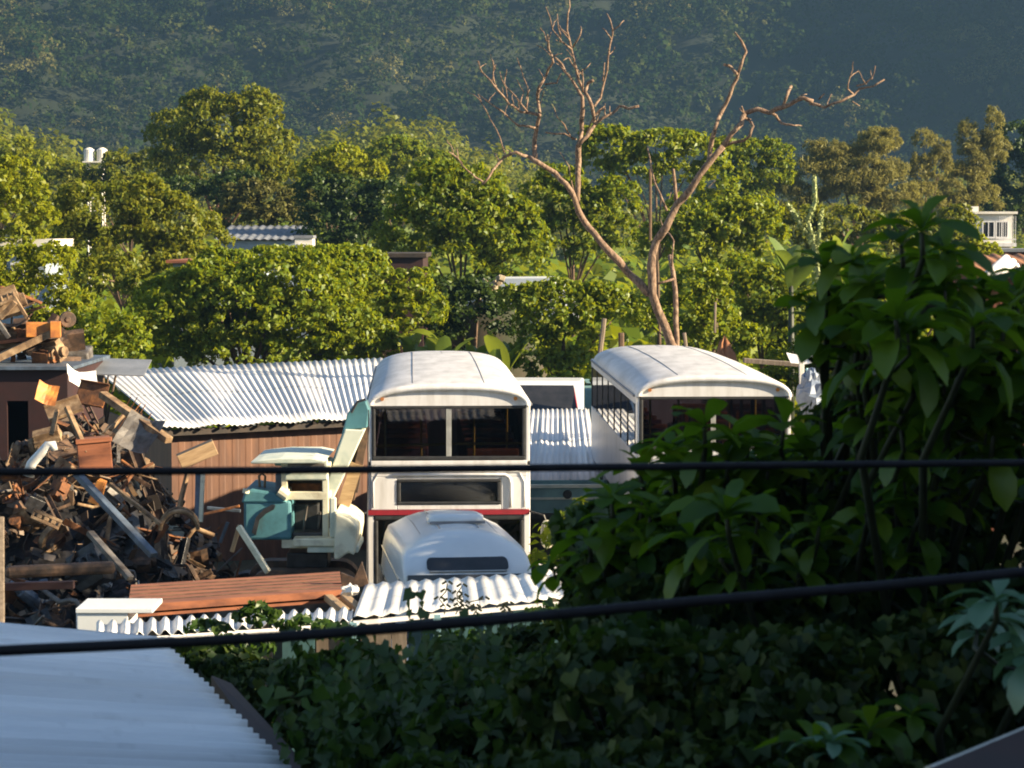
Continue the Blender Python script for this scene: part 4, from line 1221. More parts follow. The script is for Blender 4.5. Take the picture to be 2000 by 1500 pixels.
# far slope crowns whose sunlight is put into a paler leaf colour
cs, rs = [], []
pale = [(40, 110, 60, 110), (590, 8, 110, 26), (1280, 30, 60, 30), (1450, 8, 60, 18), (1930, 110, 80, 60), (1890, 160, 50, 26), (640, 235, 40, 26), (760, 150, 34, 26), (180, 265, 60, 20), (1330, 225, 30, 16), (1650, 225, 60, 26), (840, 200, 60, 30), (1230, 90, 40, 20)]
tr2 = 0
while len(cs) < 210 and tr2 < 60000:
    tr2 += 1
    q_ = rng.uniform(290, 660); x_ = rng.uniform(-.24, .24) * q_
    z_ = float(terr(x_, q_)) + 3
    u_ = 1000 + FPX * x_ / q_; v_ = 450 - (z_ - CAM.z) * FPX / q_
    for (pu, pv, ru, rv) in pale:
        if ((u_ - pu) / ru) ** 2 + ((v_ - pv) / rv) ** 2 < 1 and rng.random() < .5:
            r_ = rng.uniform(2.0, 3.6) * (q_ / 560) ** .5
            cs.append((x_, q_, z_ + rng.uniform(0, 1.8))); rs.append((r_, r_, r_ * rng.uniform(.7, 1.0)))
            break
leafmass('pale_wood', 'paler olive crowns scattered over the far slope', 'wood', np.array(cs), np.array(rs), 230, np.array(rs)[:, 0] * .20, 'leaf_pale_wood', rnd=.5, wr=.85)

# ------------------------------------------------------------------ the dead tree
DT = 53.0
def Z(zx, zy): return (850 + zx / 2.2222, zy / 2.2222)
def O(*a): return list(a)
b0 = P(1323, 700, DT)
dgz = float(terr(b0.x, DT))
dead = thing('dead_tree', 'tall bare dead tree with two forked orange brown limbs', 'tree', (b0.x, DT, dgz))
def limb(name, pts, r0, r1, dy=0.0, mat='bark_dead', n=8, par=None):
    r0 *= 0.64; r1 *= 0.75
    pp = []
    m = len(pts)
    k = DT / FPX
    for i, (u, v) in enumerate(pts):
        w = i / (m - 1)
        q = P(u, v, DT + dy * w + 0.25 * math.sin(i * 1.7 + u))
        pp.append(q - Vector((b0.x, DT, dgz)))
    # subdivide with a little crookedness
    out, rr = [], []
    for i in range(m - 1):
        for s in (0, .5):
            w = (i + s) / (m - 1)
            q = pp[i].lerp(pp[i + 1], s)
            if s and len(pts) > 2: q += Vector((random.uniform(-1, 1), random.uniform(-1, 1), random.uniform(-1, 1))) * 0.10 * (pp[i + 1] - pp[i]).length * .5
            out.append(q); rr.append(k * (r0 + (r1 - r0) * w ** .85) * random.uniform(.9, 1.1))
    out.append(pp[-1]); rr.append(k * r1)
    mb = MB(); mb.tube(out, rr, n)
    return mb.build(name, M[mat], par or dead, smooth=True)
zz = lambda *a: [Z(*p) for p in a]
base_v = P(0, 0, 1)  # unused helper point
gv = 450 + (CAM.z - dgz) * FPX / DT
tr_ = limb('trunk', [(1338, gv + 10), (1328, 700), (1300, 640), (1274, 575), (1272, 520), (1282, 470)] + zz((1000, 990), (1050, 885), (1110, 820), (1190, 705), (1250, 635)), 17, 8, -.5, n=10)
limb('branch', zz((1250, 635), (1330, 535), (1345, 492), (1400, 473), (1450, 490), (1510, 465), (1560, 440), (1600, 425), (1640, 440)), 8, 5.5, -.6)
limb('branch', zz((1625, 448), (1690, 466), (1760, 440), (1820, 410), (1842, 385), (1900, 375), (1950, 345)), 5, 2, -.5)
limb('branch', zz((1190, 705), (1195, 640), (1215, 560), (1245, 480), (1280, 410), (1310, 340), (1325, 290), (1350, 225), (1330, 180), (1300, 140)), 9, 2.6, .5)
limb('branch', zz((1308, 320), (1282, 290), (1252, 280)), 5, 3.5, .2)
limb('branch', zz((1510, 465), (1525, 420), (1545, 375)), 5.5, 4, .3)
limb('branch', zz((1460, 490), (1490, 520), (1520, 540), (1560, 545), (1590, 546)), 5, 1.5, -.3)
limb('branch', zz((1335, 505), (1362, 520), (1380, 548), (1365, 590), (1340, 610), (1250, 637)), 4, 4, -.3)
limb('branch', zz((1342, 500), (1330, 462)), 3.5, 2.2)
limb('twig', zz((1830, 372), (1870, 360), (1900, 330), (1910, 285)), 3, 1.2)
limb('twig', zz((1815, 408), (1790, 385), (1800, 335), (1835, 310)), 2.6, 1.4)
limb('twig', zz((1800, 335), (1812, 300), (1814, 270)), 1.8, 1)
limb('twig', zz((1810, 440), (1842, 460)), 2.2, 1.2)
limb('twig', zz((1665, 430), (1690, 405)), 2.5, 1.5)
limb('branch', zz((1045, 872), (1040, 800), (1033, 735)), 6.5, 3.6, .2)
limb('branch', zz((1005, 915), (975, 840), (940, 740), (920, 640)), 4, 2, .6)
left_ = limb('trunk', [(1268, 575), (1226, 533), (1190, 492), (1160, 455)] + zz((640, 950), (612, 885), (568, 800), (520, 750), (440, 702), (410, 682)), 12.5, 6, -.8, n=10)
limb('branch', zz((435, 695), (430, 640), (440, 560), (455, 500), (445, 430), (450, 380), (480, 330), (512, 270), (490, 210), (487, 150)), 7.5, 2.6, .3)
limb('branch', zz((615, 895), (620, 800), (622, 700), (622, 630)), 9, 7.5, .4)
limb('branch', zz((622, 632), (636, 560), (640, 480), (638, 420), (620, 390), (590, 340), (550, 280), (520, 250)), 7.5, 3, .6)
limb('branch', zz((620, 632), (660, 590), (692, 540), (680, 460), (650, 400), (662, 362), (685, 350)), 6.5, 4, -.3)
limb('branch', zz((692, 540), (730, 510), (770, 490), (800, 460), (840, 472), (885, 460)), 4.5, 3.2, -.4)
limb('branch', zz((640, 385), (612, 300), (590, 210), (572, 130), (576, 60), (582, 0)), 4.5, 1.6, .5)
limb('twig', zz((590, 212), (550, 180), (510, 130), (480, 30)), 3, 1.2)
limb('twig', zz((545, 180), (534, 120), (530, 60)), 2.4, 1.1)
limb('twig', zz((597, 205), (630, 150), (632, 115)), 3, 1.3)
limb('branch', zz((690, 462), (718, 425), (735, 350), (750, 250), (770, 150), (768, 120), (745, 60)), 4, 1.8, .4)
limb('twig', zz((770, 132), (800, 110), (820, 88)), 2.4, 1.2)
limb('twig', zz((728, 352), (735, 272)), 2.6, 1.4)
limb('twig', zz((640, 400), (642, 350), (638, 300)), 3, 1.4)
limb('twig', zz((612, 300), (580, 250), (556, 262)), 2.4, 1.2)
limb('branch', zz((445, 560), (410, 550), (360, 545), (320, 510), (270, 470), (190, 410)), 4.5, 1.6, .6)
limb('branch', zz((455, 500), (415, 490), (370, 485), (320, 450), (270, 390), (240, 350), (200, 310), (185, 265)), 4.8, 1.8, -.3)
limb('twig', zz((270, 390), (250, 320), (252, 262)), 2.8, 1.2)
limb('twig', zz((400, 485), (350, 420), (300, 370), (280, 310)), 3, 1.2)
limb('twig', zz((395, 480), (402, 380), (370, 290), (355, 250)), 2.6, 1.1)
limb('twig', zz((370, 445), (385, 400), (355, 345)), 2.4, 1.1)
limb('twig', zz((300, 372), (305, 330), (310, 300)), 2, 1)
limb('branch', zz((418, 684), (350, 660), (300, 680), (250, 740), (205, 800)), 5.5, 3, -.7)
limb('twig', zz((212, 792), (175, 770), (140, 740), (100, 690), (60, 660)), 3.4, 1.6, -.3)
limb('twig', zz((100, 690), (94, 640)), 2, 1)
limb('twig', zz((302, 668), (282, 600), (240, 520), (190, 430), (140, 400)), 2.2, 1)
limb('twig', zz((612, 605), (560, 580), (480, 575)), 2.8, 2)
limb('twig', zz((598, 605), (560, 540), (530, 510), (515, 465)), 2.6, 1.2)
limb('twig', zz((475, 366), (528, 360), (545, 320)), 2.6, 1.2)
limb('twig', zz((498, 240), (470, 210), (440, 195)), 2, 1)
limb('twig', zz((655, 585), (690, 500), (735, 462)), 2.6, 1.2)
limb('twig', zz((690, 520), (712, 480), (738, 470)), 2.4, 1.2)
limb('twig', zz((612, 880), (580, 720), (540, 660)), 2.6, 1.2, .4)
limb('trunk', [(1336, gv), (1322, 660), (1320, 600), (1314, 530), (1308, 500)], 10, 6, .5, n=9)
limb('branch', [(1316, 545), (1290, 552), (1268, 562)], 3.5, 2.5, 0)
limb('branch', [(1312, 520), (1316, 470), (1298, 450), (1290, 430)], 3, 1.5, .4)
# finer twigs at the ends of the crown
tw = random.Random(4)
def zfork(zx, zy, ang, L, r):
    pts = [(zx, zy)]
    for s in range(3):
        ang += tw.uniform(-.35, .35)
        zx += L / 3 * math.cos(ang); zy -= L / 3 * math.sin(ang)
        pts.append((zx, zy))
    limb('twig', zz(*pts), r, 1.0, tw.uniform(-.4, .4), n=5)
for (zx, zy) in ((190, 300), (215, 330), (245, 355), (262, 300), (290, 420), (310, 440), (340, 465), (365, 470), (395, 430), (300, 500), (230, 440), (488, 180), (495, 215), (505, 255), (470, 345), (450, 400), (447, 470), (510, 120), (545, 150), (560, 190), (578, 150), (585, 180), (605, 260), (620, 330), (640, 330), (560, 300), (590, 345), (700, 530), (740, 505), (760, 495), (120, 715), (80, 675), (330, 665), (280, 700), (200, 440), (752, 240), (765, 170), (1870, 365), (1895, 345), (1700, 464), (1560, 440), (1370, 520)):
    zfork(zx, zy, math.pi / 2 + tw.uniform(-.9, .9), tw.uniform(35, 80), tw.uniform(1.6, 2.4))
# bare poles by the tree
for (lab, pts, r, mt) in (('thin leaning grey pole behind the second bus roof', [(1176, 760), (1172, 690), (1180, 622)], 5, 'plank_grey'),
                          ('short dark stump pole left of the dead tree base', [(1214, 730), (1213, 650)], 6, 'bark'),
                          ('thin pale stick leaning beside the dead tree base', [(1342, 700), (1336, 650)], 4, 'plank_grey'),
                          ('slender brown trunk behind the fork of the dead tree', [(1270, 470), (1270, 330)], 3, 'bark'),
                          ('pale stick standing in the bush right of dead tree', [(1396, 650), (1397, 590)], 2.5, 'plank_grey')):
    mb = MB(); c = P(*pts[0], 55.5)
    mb.tube([P(u, v, 55.5) - c for u, v in pts], r * 55.5 / FPX, 7)
    q = tag(mb.build('pole', M[mt]), lab, 'pole'); q.location = c

# ------------------------------------------------------------------ banana clumps and pale spiky plant
def blade(L, W, bend, twist, segs=7):
    """A long arching leaf with a folded midrib, in its own frame: grows +X, up +Z."""
    vs, fs = [], []
    x = z = 0.0
    ang = bend[0]
    for i in range(segs + 1):
        w = i / segs
        prof = W * (math.sin(math.pi * min(1, w * .92 + .05)) ** .65) * (1 if i < segs else .05)
        fold = 0.35 * prof
        vs += [(x, -prof / 2, z + fold * .5), (x, 0, z), (x, prof / 2, z + fold * .5)]
        ang = bend[0] + (bend[1] - bend[0]) * w
        x += L / segs * math.cos(ang); z += L / segs * math.sin(ang)
    for i in range(segs):
        a = i * 3
        fs += [(a, a + 3, a + 4, a + 1), (a + 1, a + 4, a + 5, a + 2)]
    return vs, fs


def banana(name, label, d, u, v, px, n, mat='leaf_banana', cat='banana plant', seed=0):
    rr = random.Random(seed)
    c = P(u, v, d); gz = float(terr(c.x, d))
    t = thing(name, label, cat, (c.x, d, gz), 0, 'banana plants')
    k = d / FPX
    H = c.z - gz
    mb = MB(); mb.tube([(0, 0, -.1), (.03, 0, H * .5), (0, 0, H)], [px * k * .12, px * k * .10, px * k * .05], 8)
    mb.build('stem', M['stem_green'], t, smooth=True)
    for i in range(n):
        az = 2 * math.pi * i / n + rr.uniform(-.4, .4)
        L = px * k * rr.uniform(.8, 1.25)
        vs, fs = blade(L, L * rr.uniform(.34, .5), (R(rr.uniform(60, 88)), R(rr.uniform(-25, 65))), 0)
        q = Matrix.Translation((0, 0, H * rr.uniform(.82, 1))) @ Matrix.Rotation(az, 4, 'Z') @ Matrix.Rotation(rr.uniform(-.5, .5), 4, 'X')
        mb = MB(); mb.add([q @ Vector(p) for p in vs], fs)
        mb.build('leaf', M[mat], t, smooth=True)
    return t


banana('banana_plant', 'banana plant with upright pale leaves behind the left bus roof', 59.7, 868, 705, 84, 9, seed=1)
banana('banana_plant', 'banana plant with broad drooping leaves right of the left bus roof', 59.5, 985, 725, 84, 9, seed=2)
banana('banana_plant', 'low banana plant by the vine mound edge behind the roof ridge', 60.7, 800, 690, 60, 8, seed=3)
banana('banana_plant', 'young banana plant between the other two behind the left bus', 59.9, 925, 712, 64, 8, seed=4)
banana('banana_plant', 'banana plant with bright upright leaves left of the broad leaved shrub', 58, 1640, 520, 84, 9, seed=5)
banana('banana_plant', 'shaded banana plant behind the dead tree trunk bright tuft', 62, 1545, 520, 74, 8, seed=6)
banana('banana_plant', 'banana plant at far right bottom of the tree line', 57, 1690, 560, 60, 8, seed=7)

o = P(1590, 530, 59); gz = float(terr(o.x, 59))
t = thing('spiky_plant', 'tall pale spiky stalked plant above the broad leaved shrub', 'plant', (o.x, 59, gz))
for pts, r0, r1 in (([(1602, 560), (1590, 480), (1578, 430), (1592, 395), (1590, 345)], 13, 5), ([(1590, 470), (1565, 440), (1552, 420), (1538, 398)], 9, 5), ([(1598, 510), (1600, 450), (1606, 410)], 9, 5)):
    sp = [P(u, v, 59) - Vector((o.x, 59, gz)) for u, v in pts]
    k = 59 / FPX
    mb = MB(); mb.tube(sp, [k * r0 * .35] * len(sp), 6); st_ = mb.build('stalk', M['spike'], t)
    pp, nn = [], []
    for i in range(len(sp) - 1):
        for q in range(60):
            w = rng.random(); c = np.array(sp[i].lerp(sp[i + 1], w))
            rad = k * (r0 + (r1 - r0) * (i + w) / (len(sp) - 1))
            a = unit(rng.normal(size=(1, 3)))[0]
            pp.append(c + a * rad * rng.uniform(.5, 1)); nn.append(a)
    v_, f_ = leaf_arrays(np.array(pp), np.array(nn), k * 9, .1, .5, .6)
    q_ = np_mesh('spines', v_, f_, M['spike'], st_)
if gz < o.z:
    mb = MB(); mb.tube([(0.1, 0, 0), (0.12, 0, o.z - gz)], .06, 7); mb.build('trunk', M['stem_green'], t)

# ------------------------------------------------------------------ scrap heap
HC = (P(150, 0, 36).x, 36.5)
def heap(x, y):
    x = np.asarray(x, float); y = np.asarray(y, float)
    dx, dy = (x - HC[0]), (y - HC[1])
    ax = np.where(dx > 0, 3.0, 4.5)
    r = np.sqrt((dx / ax) ** 2 + (np.where(dy > 0, dy / 3.0, dy / 6.5)) ** 2)
    h = 4.25 * np.clip(1 - r, 0, None) ** 0.85
    return h * (1 + 0.10 * wob(x, y, .8)) + 0.12 * wob(x, y, .35) * (h > .2)


xs_, ys_ = np.arange(-13.2, -3.0, .22), np.arange(29.6, 39.6, .22)
X, Y = np.meshgrid(xs_, ys_)
Zh = heap(X, Y) - 0.42 + rng.normal(size=X.shape) * .06
nx, ny = len(xs_), len(ys_)
i = np.arange(ny - 1)[:, None] * nx + np.arange(nx - 1)[None, :]
f = np.stack([i, i + 1, i + nx + 1, i + nx], -1).reshape(-1, 4)
core = np_mesh('scrap_debris', np.stack([X, Y, Zh], -1).reshape(-1, 3), f, M['grease'])
tag(core, 'dark greasy debris filling the scrap heap', 'debris', kind='stuff')


# small broken bits filling the gaps
ch = MB(); kk = 0
cr_ = random.Random(21)
while kk < 2000:
    x, y = cr_.uniform(-12.5, -3.4), cr_.uniform(29.8, 38.6)
    h = float(heap(x, y))
    if h < .2: continue
    kk += 1
    L_ = cr_.uniform(.06, .30)
    q_ = Euler((cr_.uniform(-1.5, 1.5), cr_.uniform(-1.5, 1.5), cr_.uniform(0, 6.3))).to_matrix()
    c_ = Vector((x, y, h - .20 + cr_.uniform(-.1, .16)))
    w_ = cr_.random()
    if w_ < .40:
        ch.box(c_, (L_, L_ * cr_.uniform(.3, .9), .012), q_)
    elif w_ < .62:
        ch.box(c_, (L_, L_ * .5, L_ * cr_.uniform(.2, .5)), q_, taper=(cr_.uniform(.4, 1), cr_.uniform(.4, 1)))
    elif w_ < .84:
        ch.tube([c_ + q_ @ Vector((-L_, 0, 0)), c_ + q_ @ Vector((-L_ * .2, 0, L_ * .3)), c_ + q_ @ Vector((L_ * .5, L_ * .2, L_ * .2)), c_ + q_ @ Vector((L_, 0, -.1 * L_))], cr_.uniform(.006, .018), 5)
    else:
        a_ = [q_ @ Vector((L_ * .6 * math.cos(t_ * .5), 0, L_ * .6 * math.sin(t_ * .5))) + c_ for t_ in range(8)]
        b_ = [p_ + q_ @ Vector((0, L_ * .35, 0)) for p_ in a_]
        ch.loft([a_, b_])
m_, n_, l_, p_ = newmat('mixed small scrap')
g_ = n_.new('ShaderNodeNewGeometry')
r_ = ramp(n_, [(0, (.010, .009, .009)), (.45, (.030, .022, .018)), (.7, (.085, .05, .03)), (.9, (.24, .15, .08)), (1, (.14, .13, .13))])
l_.new(g_.outputs['Random Per Island'], r_.inputs[0]); l_.new(r_.outputs[0], p_.inputs['Base Color']); p_.inputs['Roughness'].default_value = .75
tag(ch.build('scrap_bits', m_), 'small broken scrap bits littering the heap', 'scrap', kind='stuff')


def L_angle(L, w=.10, t=.012):
    return MB().b2(-L / 2, L / 2, 0, w, 0, t).b2(-L / 2, L / 2, 0, t, t, w)
def channel(L, w=.16, h=.07, t=.014):
    return MB().b2(-L / 2, L / 2, -w / 2, w / 2, 0, t).b2(-L / 2, L / 2, -w / 2, -w / 2 + t, t, h).b2(-L / 2, L / 2, w / 2 - t, w / 2, t, h)
def ibeam(L, w=.14, h=.18, t=.016):
    return MB().b2(-L / 2, L / 2, -w / 2, w / 2, 0, t).b2(-L / 2, L / 2, -t / 2, t / 2, t, h - t).b2(-L / 2, L / 2, -w / 2, w / 2, h - t, h)
def bent_plate(a, b, k):
    r = []
    for i in range(7):
        u = i / 6 - .5
        r.append([(u * a, v * b / 4 - b / 2, k * (abs(u) ** 1.5) + .06 * k * math.sin(v * 2.1 + i)) for v in range(5)])
    return MB().loft(r)
def bent_pipe(L, r, k):
    return MB().tube([(-L / 2, 0, 0), (-L * .1, 0, k * .2), (L * .15, 0, k * .9), (L * .22, .02, k), (L * .45, .05, k * .4)], r, 9)
def bracket(L, w=.18):
    mb = MB()
    t = .03
    mb.b2(-L / 2, L / 2, -w / 2, -w / 2 + .05, 0, t); mb.b2(-L / 2, L / 2, w / 2 - .05, w / 2, 0, t)
    n = 4
    for i in range(n + 1):
        x = -L / 2 + L * i / n
        mb.b2(max(-L / 2, x - .035), min(L / 2, x + .035), -w / 2 + .05, w / 2 - .05, 0.001, t - .001)
    return mb
def ring_(r0, r1, w):
    mb = MB()
    rg = []
    for i in range(19):
        a = 2 * math.pi * i / 18
        c, s = math.cos(a), math.sin(a)
        rg.append([(r0 * c, -w / 2, r0 * s), (r0 * c, w / 2, r0 * s), (r1 * c, w / 2 * .8, r1 * s), (r1 * c, -w / 2 * .8, r1 * s), (r0 * c, -w / 2, r0 * s)])
    mb.loft(rg)
    return mb
def engine():
    mb = MB()
    mb.box((0, 0, .2), (.55, .36, .34), taper=(.9, .8)); mb.box((0, .02, .42), (.48, .2, .12)); mb.box((0, 0, -.02), (.4, .28, .12), taper=(1.2, 1.2))
    mb.tube([(.27, 0, .15), (.36, 0, .15)], .13, 14); mb.tube([(-.27, .02, .2), (-.36, .02, .2)], .17, 14)
    for k in range(4): mb.tube([(-.18 + k * .12, -.17, .3), (-.18 + k * .12, -.27, .27), (-.18 + k * .12, -.31, .16)], .028, 7)
    mb.tube([(-.22, -.31, .14), (.22, -.31, .14)], .04, 8)
    return mb
def gearbox():
    return MB().tube([(-.4, 0, 0), (-.38, 0, 0), (-.2, 0, 0), (-.18, 0, 0), (.2, 0, 0), (.22, 0, 0), (.45, 0, 0)], [.22, .22, .17, .13, .11, .08, .06], 12)
def drum_can(r=.28, h=.6):
    mb = MB().tube([(0, 0, 0), (0, 0, h * .32), (0, 0, h * .34), (0, 0, h * .36), (0, 0, h * .66), (0, 0, h * .68), (0, 0, h * .70), (0, 0, h)], [r, r, r * 1.05, r, r, r * 1.05, r, r], 16)
    return mb
def panel(a, b):
    mb = MB().b2(-a / 2, a / 2, -b / 2, b / 2, 0, .012)
    mb.b2(-a / 2, a / 2, -b / 2, -b / 2 + .02, .012, .06); mb.b2(-a / 2, a / 2, b / 2 - .02, b / 2, .012, .06)
    return mb
def block(a, b, c):
    mb = MB().box((0, 0, 0), (a, b, c), taper=(.9, .85)); mb.box((a * .1, b * .1, c * .55), (a * .5, b * .6, c * .3)); mb.tube([(a * .5, 0, 0), (a * .7, 0, 0)], min(b, c) * .3, 10)
    return mb


KINDS_ = [('angle_iron', 'angle iron', lambda: L_angle(1.0, .09)), ('steel_channel', 'steel channel', lambda: channel(1.1)), ('steel_beam', 'steel beam', lambda: ibeam(1.2)),
          ('bent_plate', 'bent steel plate', lambda: bent_plate(.7, .5, .3)), ('bent_pipe', 'bent pipe', lambda: bent_pipe(1.0, .035, .3)), ('bracket', 'pierced bracket', lambda: bracket(.8)),
          ('machine_ring', 'machine ring', lambda: ring_(.28, .19, .1)), ('engine_block', 'engine block', engine), ('gearbox', 'gearbox housing', gearbox),
          ('flanged_panel', 'flanged sheet panel', lambda: panel(.7, .45)), ('casting', 'machine casting', lambda: block(.34, .26, .22)), ('round_bar', 'round bar', lambda: MB().tube([(-.6, 0, 0), (.6, 0, 0)], .022, 7))]
protos = {}
TONES = {'rust': 'rusty brown', 'rust_dark': 'dark rusty', 'rust_tan': 'dusty tan', 'scrap_grey': 'grey', 'rust_red': 'red oxide', 'grease': 'oily black', 'steel_blue': 'blue grey', 'orange': 'orange'}
def piece(kind, mat, loc, rot, sc=1.0, label=None, group=None):
    nm, words, fn = next(k for k in KINDS_ if k[0] == kind)
    key = (kind, mat)
    if key not in protos:
        o = fn().build(nm, M[mat], bevel=.006)
        protos[key] = o
    else:
        o = protos[key].copy(); COL.objects.link(o)
    o.location = loc; o.rotation_euler = rot; o.scale = (sc, sc, sc)
    return tag(o, label, words.split()[-1] if kind != 'steel_beam' else 'beam', group)


seen_labels = {}
def auto_label(kind, mat, x, y, z, steep):
    words = next(k for k in KINDS_ if k[0] == kind)[1]
    side = 'left side' if x < -7.6 else ('right slope' if x > -5.9 else 'middle')
    lvl = 'near the top' if z > 3.3 else ('low' if z < 2.3 else 'halfway up')
    pose = 'upright' if steep else 'flat'
    return f"{TONES[mat]} {words} {pose} {lvl} on the {side} of the heap"


pr = random.Random(11)
wts = [14, 10, 5, 15, 15, 6, 6, 5, 4, 8, 5, 18]
mats_ = ['rust', 'rust_dark', 'rust_tan', 'scrap_grey', 'rust', 'rust_dark', 'grease', 'rust_dark', 'rust', 'rust_tan', 'rust_tan', 'rust', 'rust_dark']
pl = []
tries = 0
while len(pl) < 265 and tries < 5000:
    tries += 1
    x, y = pr.uniform(-12, -3.6), pr.uniform(30.2, 38.2)
    u = 1000 + FPX * x / y
    h = float(heap(x, y))
    if h < .25 or u < -60 or u > 520: continue
    v = 450 + (CAM.z - h) * FPX / y
    if v > 1260: continue
    pl.append((x, y, h))
GR = 'pieces of scrap in the heap'
labs = []
for (x, y, h) in pl:
    kind = pr.choices([k[0] for k in KINDS_], wts)[0]
    mat = pr.choice(mats_)
    if h < 2.0 and pr.random() < .6: mat = pr.choice(['grease', 'rust_dark', 'scrap_grey', 'steel_blue'])
    steep = pr.random() < .45
    rot = (pr.uniform(-.6, .6) if not steep else pr.uniform(.5, 1.6), pr.uniform(-.7, .7) if not steep else pr.uniform(-1.2, 1.2), pr.uniform(0, 6.28))
    lab = auto_label(kind, mat, x, y, h, steep)
    piece(kind, mat, (x, y, h - .18 + pr.uniform(0, .16)), rot, pr.choice((.42, .5, .6, .7, .85, 1.05)), lab, GR)

def single(name, mb, mat, loc, rot, label, cat, bevel=.01, smooth=False):
    o = mb.build(name, M[mat], bevel=bevel, smooth=smooth)
    o.location = loc; o.rotation_euler = rot
    return tag(o, label, cat)
def between(name, p, q, w, h, mat, label, cat, bevel=.008):
    """A straight bar from p to q."""
    p, q = Vector(p), Vector(q)
    d = q - p
    mb = MB().box((0, 0, 0), (d.length, w, h))
    o = mb.build(name, M[mat], bevel=bevel)
    o.location = (p + q) / 2
    o.rotation_euler = d.to_track_quat('X', 'Z').to_euler()
    return tag(o, label, cat)


# named pieces one can pick out
c = P(70, 895, 32.4)
mb = MB(); mb.tube([P(u, v, 32.4) - c for u, v in ((55, 930), (62, 905), (80, 885), (94, 869), (103, 868), (107, 880))], [.085, .07, .065, .065, .065, .05], 10)
single('white_pipe', mb, 'white_pipe', c, (0, 0, 0), 'bent white plastic pipe in front of the scrap heap', 'pipe', 0, True)
c = P(185, 888, 33); mb = MB().b2(-.24, .24, 0, .5, -.22, .22); mb.b2(-.26, .26, -.03, 0, .17, .24)
single('orange_box', mb, 'rust_red', c, (0, R(-4), R(12)), 'rusty orange steel box in the middle of the scrap heap', 'box')
c = P(90, 770, 34.5); mb = bent_plate(.32, .34, .16)
single('orange_plate', mb, 'orange', c, (R(60), R(20), R(20)), 'bent orange plate at the hut lintel above the heap', 'plate')
c = P(192, 960, 32.6); mb = MB().box((0, 0, 0), (.16, .3, .34), taper=(.7, .8))
single('orange_housing', mb, 'orange', c, (0, R(20), 0), 'bright orange housing below the rusty orange box', 'machine housing')
between('long_steel_rail', P(150, 925, 32), P(300, 1085, 31), .12, .08, 'steel_blue', 'long blue grey rail sliding down the front of the heap', 'rail')
between('long_steel_rail', P(175, 1040, 31), P(255, 1130, 30.4), .10, .07, 'scrap_grey', 'grey rail low on the shaded front of the heap', 'rail')
between('tan_strut', P(130, 795, 33.5), P(170, 885, 33), .07, .07, 'rust_tan', 'tan strut leaning above the rusty orange box', 'strut')
between('tan_strut', P(112, 800, 33.6), P(100, 850, 33.4), .06, .05, 'rust_tan', 'short tan strut left of the leaning tan strut', 'strut')
between('tan_strut', P(215, 945, 32.4), P(315, 1025, 31.8), .06, .05, 'rust_tan', 'thin tan strut sloping right below the orange housing', 'strut')
between('timber_block', P(350, 902, 34.5), P(420, 872, 34.6), .3, .22, 'wood', 'pale timber block perched at the right end of the heap', 'timber')
between('pale_post', P(392, 1020, 34), P(397, 915, 34.2), .06, .06, 'cream_paint', 'pale upright post under the timber block', 'post')
between('blue_post', P(386, 1022, 34.1), P(388, 925, 34.3), .09, .09, 'steel_blue', 'blue grey upright post beside the pale post', 'post')
between('brown_post', P(345, 1010, 33.8), P(366, 925, 34), .06, .06, 'rust_tan', 'brown leaning post left of the blue grey post', 'post')
between('long_beam', P(200, 770, 35), P(330, 860, 34), .14, .1, 'rust_tan', 'long dusty beam along the upper right edge of the heap', 'beam')
between('long_beam', P(215, 840, 34.6), P(250, 800, 35), .05, .05, 'rust_tan', 'thin tan bar crossing the upper right edge of the heap', 'bar')
between('wooden_leg', P(453, 1078, 31.5), P(468, 1026, 31.5), .05, .06, 'wood', 'left brown leg of the crossed timbers below the excavator', 'timber')
between('wooden_leg', P(466, 1028, 31.4), P(524, 1118, 31.2), .06, .08, 'cream_paint', 'pale splintered right leg of the crossed timbers', 'timber')
between('blue_bar', P(404, 992, 35), P(470, 998, 35), .05, .05, 'steel_blue', 'blue bar left of the excavator hood', 'bar')
between('blue_bar', P(430, 1060, 34.5), P(445, 1020, 34.5), .05, .05, 'steel_blue', 'slanting blue bar below the level blue bar', 'bar')
between('brown_bar', P(395, 1005, 34.8), P(468, 988, 34.8), .05, .04, 'rust', 'brown bar tied across the level blue bar', 'bar')
between('log', P(10, 1118, 29.6), P(225, 1108, 29.9), .16, .16, 'rust_dark', 'dark grey log lying in shade at the foot of the heap', 'log', .05)  # dark material holds the shade at the heap foot
between('red_bar', P(10, 1146, 29.2), P(145, 1142, 29.2), .1, .1, 'maroon', 'dull red bar in deep shade below the grey log', 'bar')  # deep shade put into a darker red
c = P(350, 1035, 31.9); mb = MB()
pts = []
for k in range(13):
    a = math.pi * k / 12
    pts.append((-.26 * math.cos(a), 0, .26 * math.sin(a)))
mb.tube(pts, .03, 7); mb.tube([(p[0], .35, p[2]) for p in pts], .03, 7)
mb.loft([[p for p in pts], [(p[0], .35, p[2]) for p in pts]])
single('wheel_arch', mb, 'rust_tan', c, (0, 0, R(8)), 'curved rusty wheel arch low on the right of the heap', 'wheel arch', 0)
c = P(275, 850, 34.2); mb = bent_plate(.6, .6, .3)
single('crumpled_sheet', mb, 'scrap_grey', c, (R(50), R(15), R(-20)), 'crumpled dusty grey sheet on the upper right of the heap', 'sheet')
c = P(90, 1015, 31.6); mb = bracket(.42, .16)
single('pierced_bracket', mb, 'rust_tan', c, (R(60), R(25), R(6)), 'tan bracket with three holes low on the left of the heap', 'bracket')
c = P(157, 742, 36.5); mb = bent_plate(.5, .4, .25)
single('torn_white_sheet', mb, 'white_pipe', c, (R(40), R(15), R(30)), 'torn white plastic sheet at the top of the heap', 'sheet')
c = P(125, 800, 35.4); mb = panel(.55, .36)
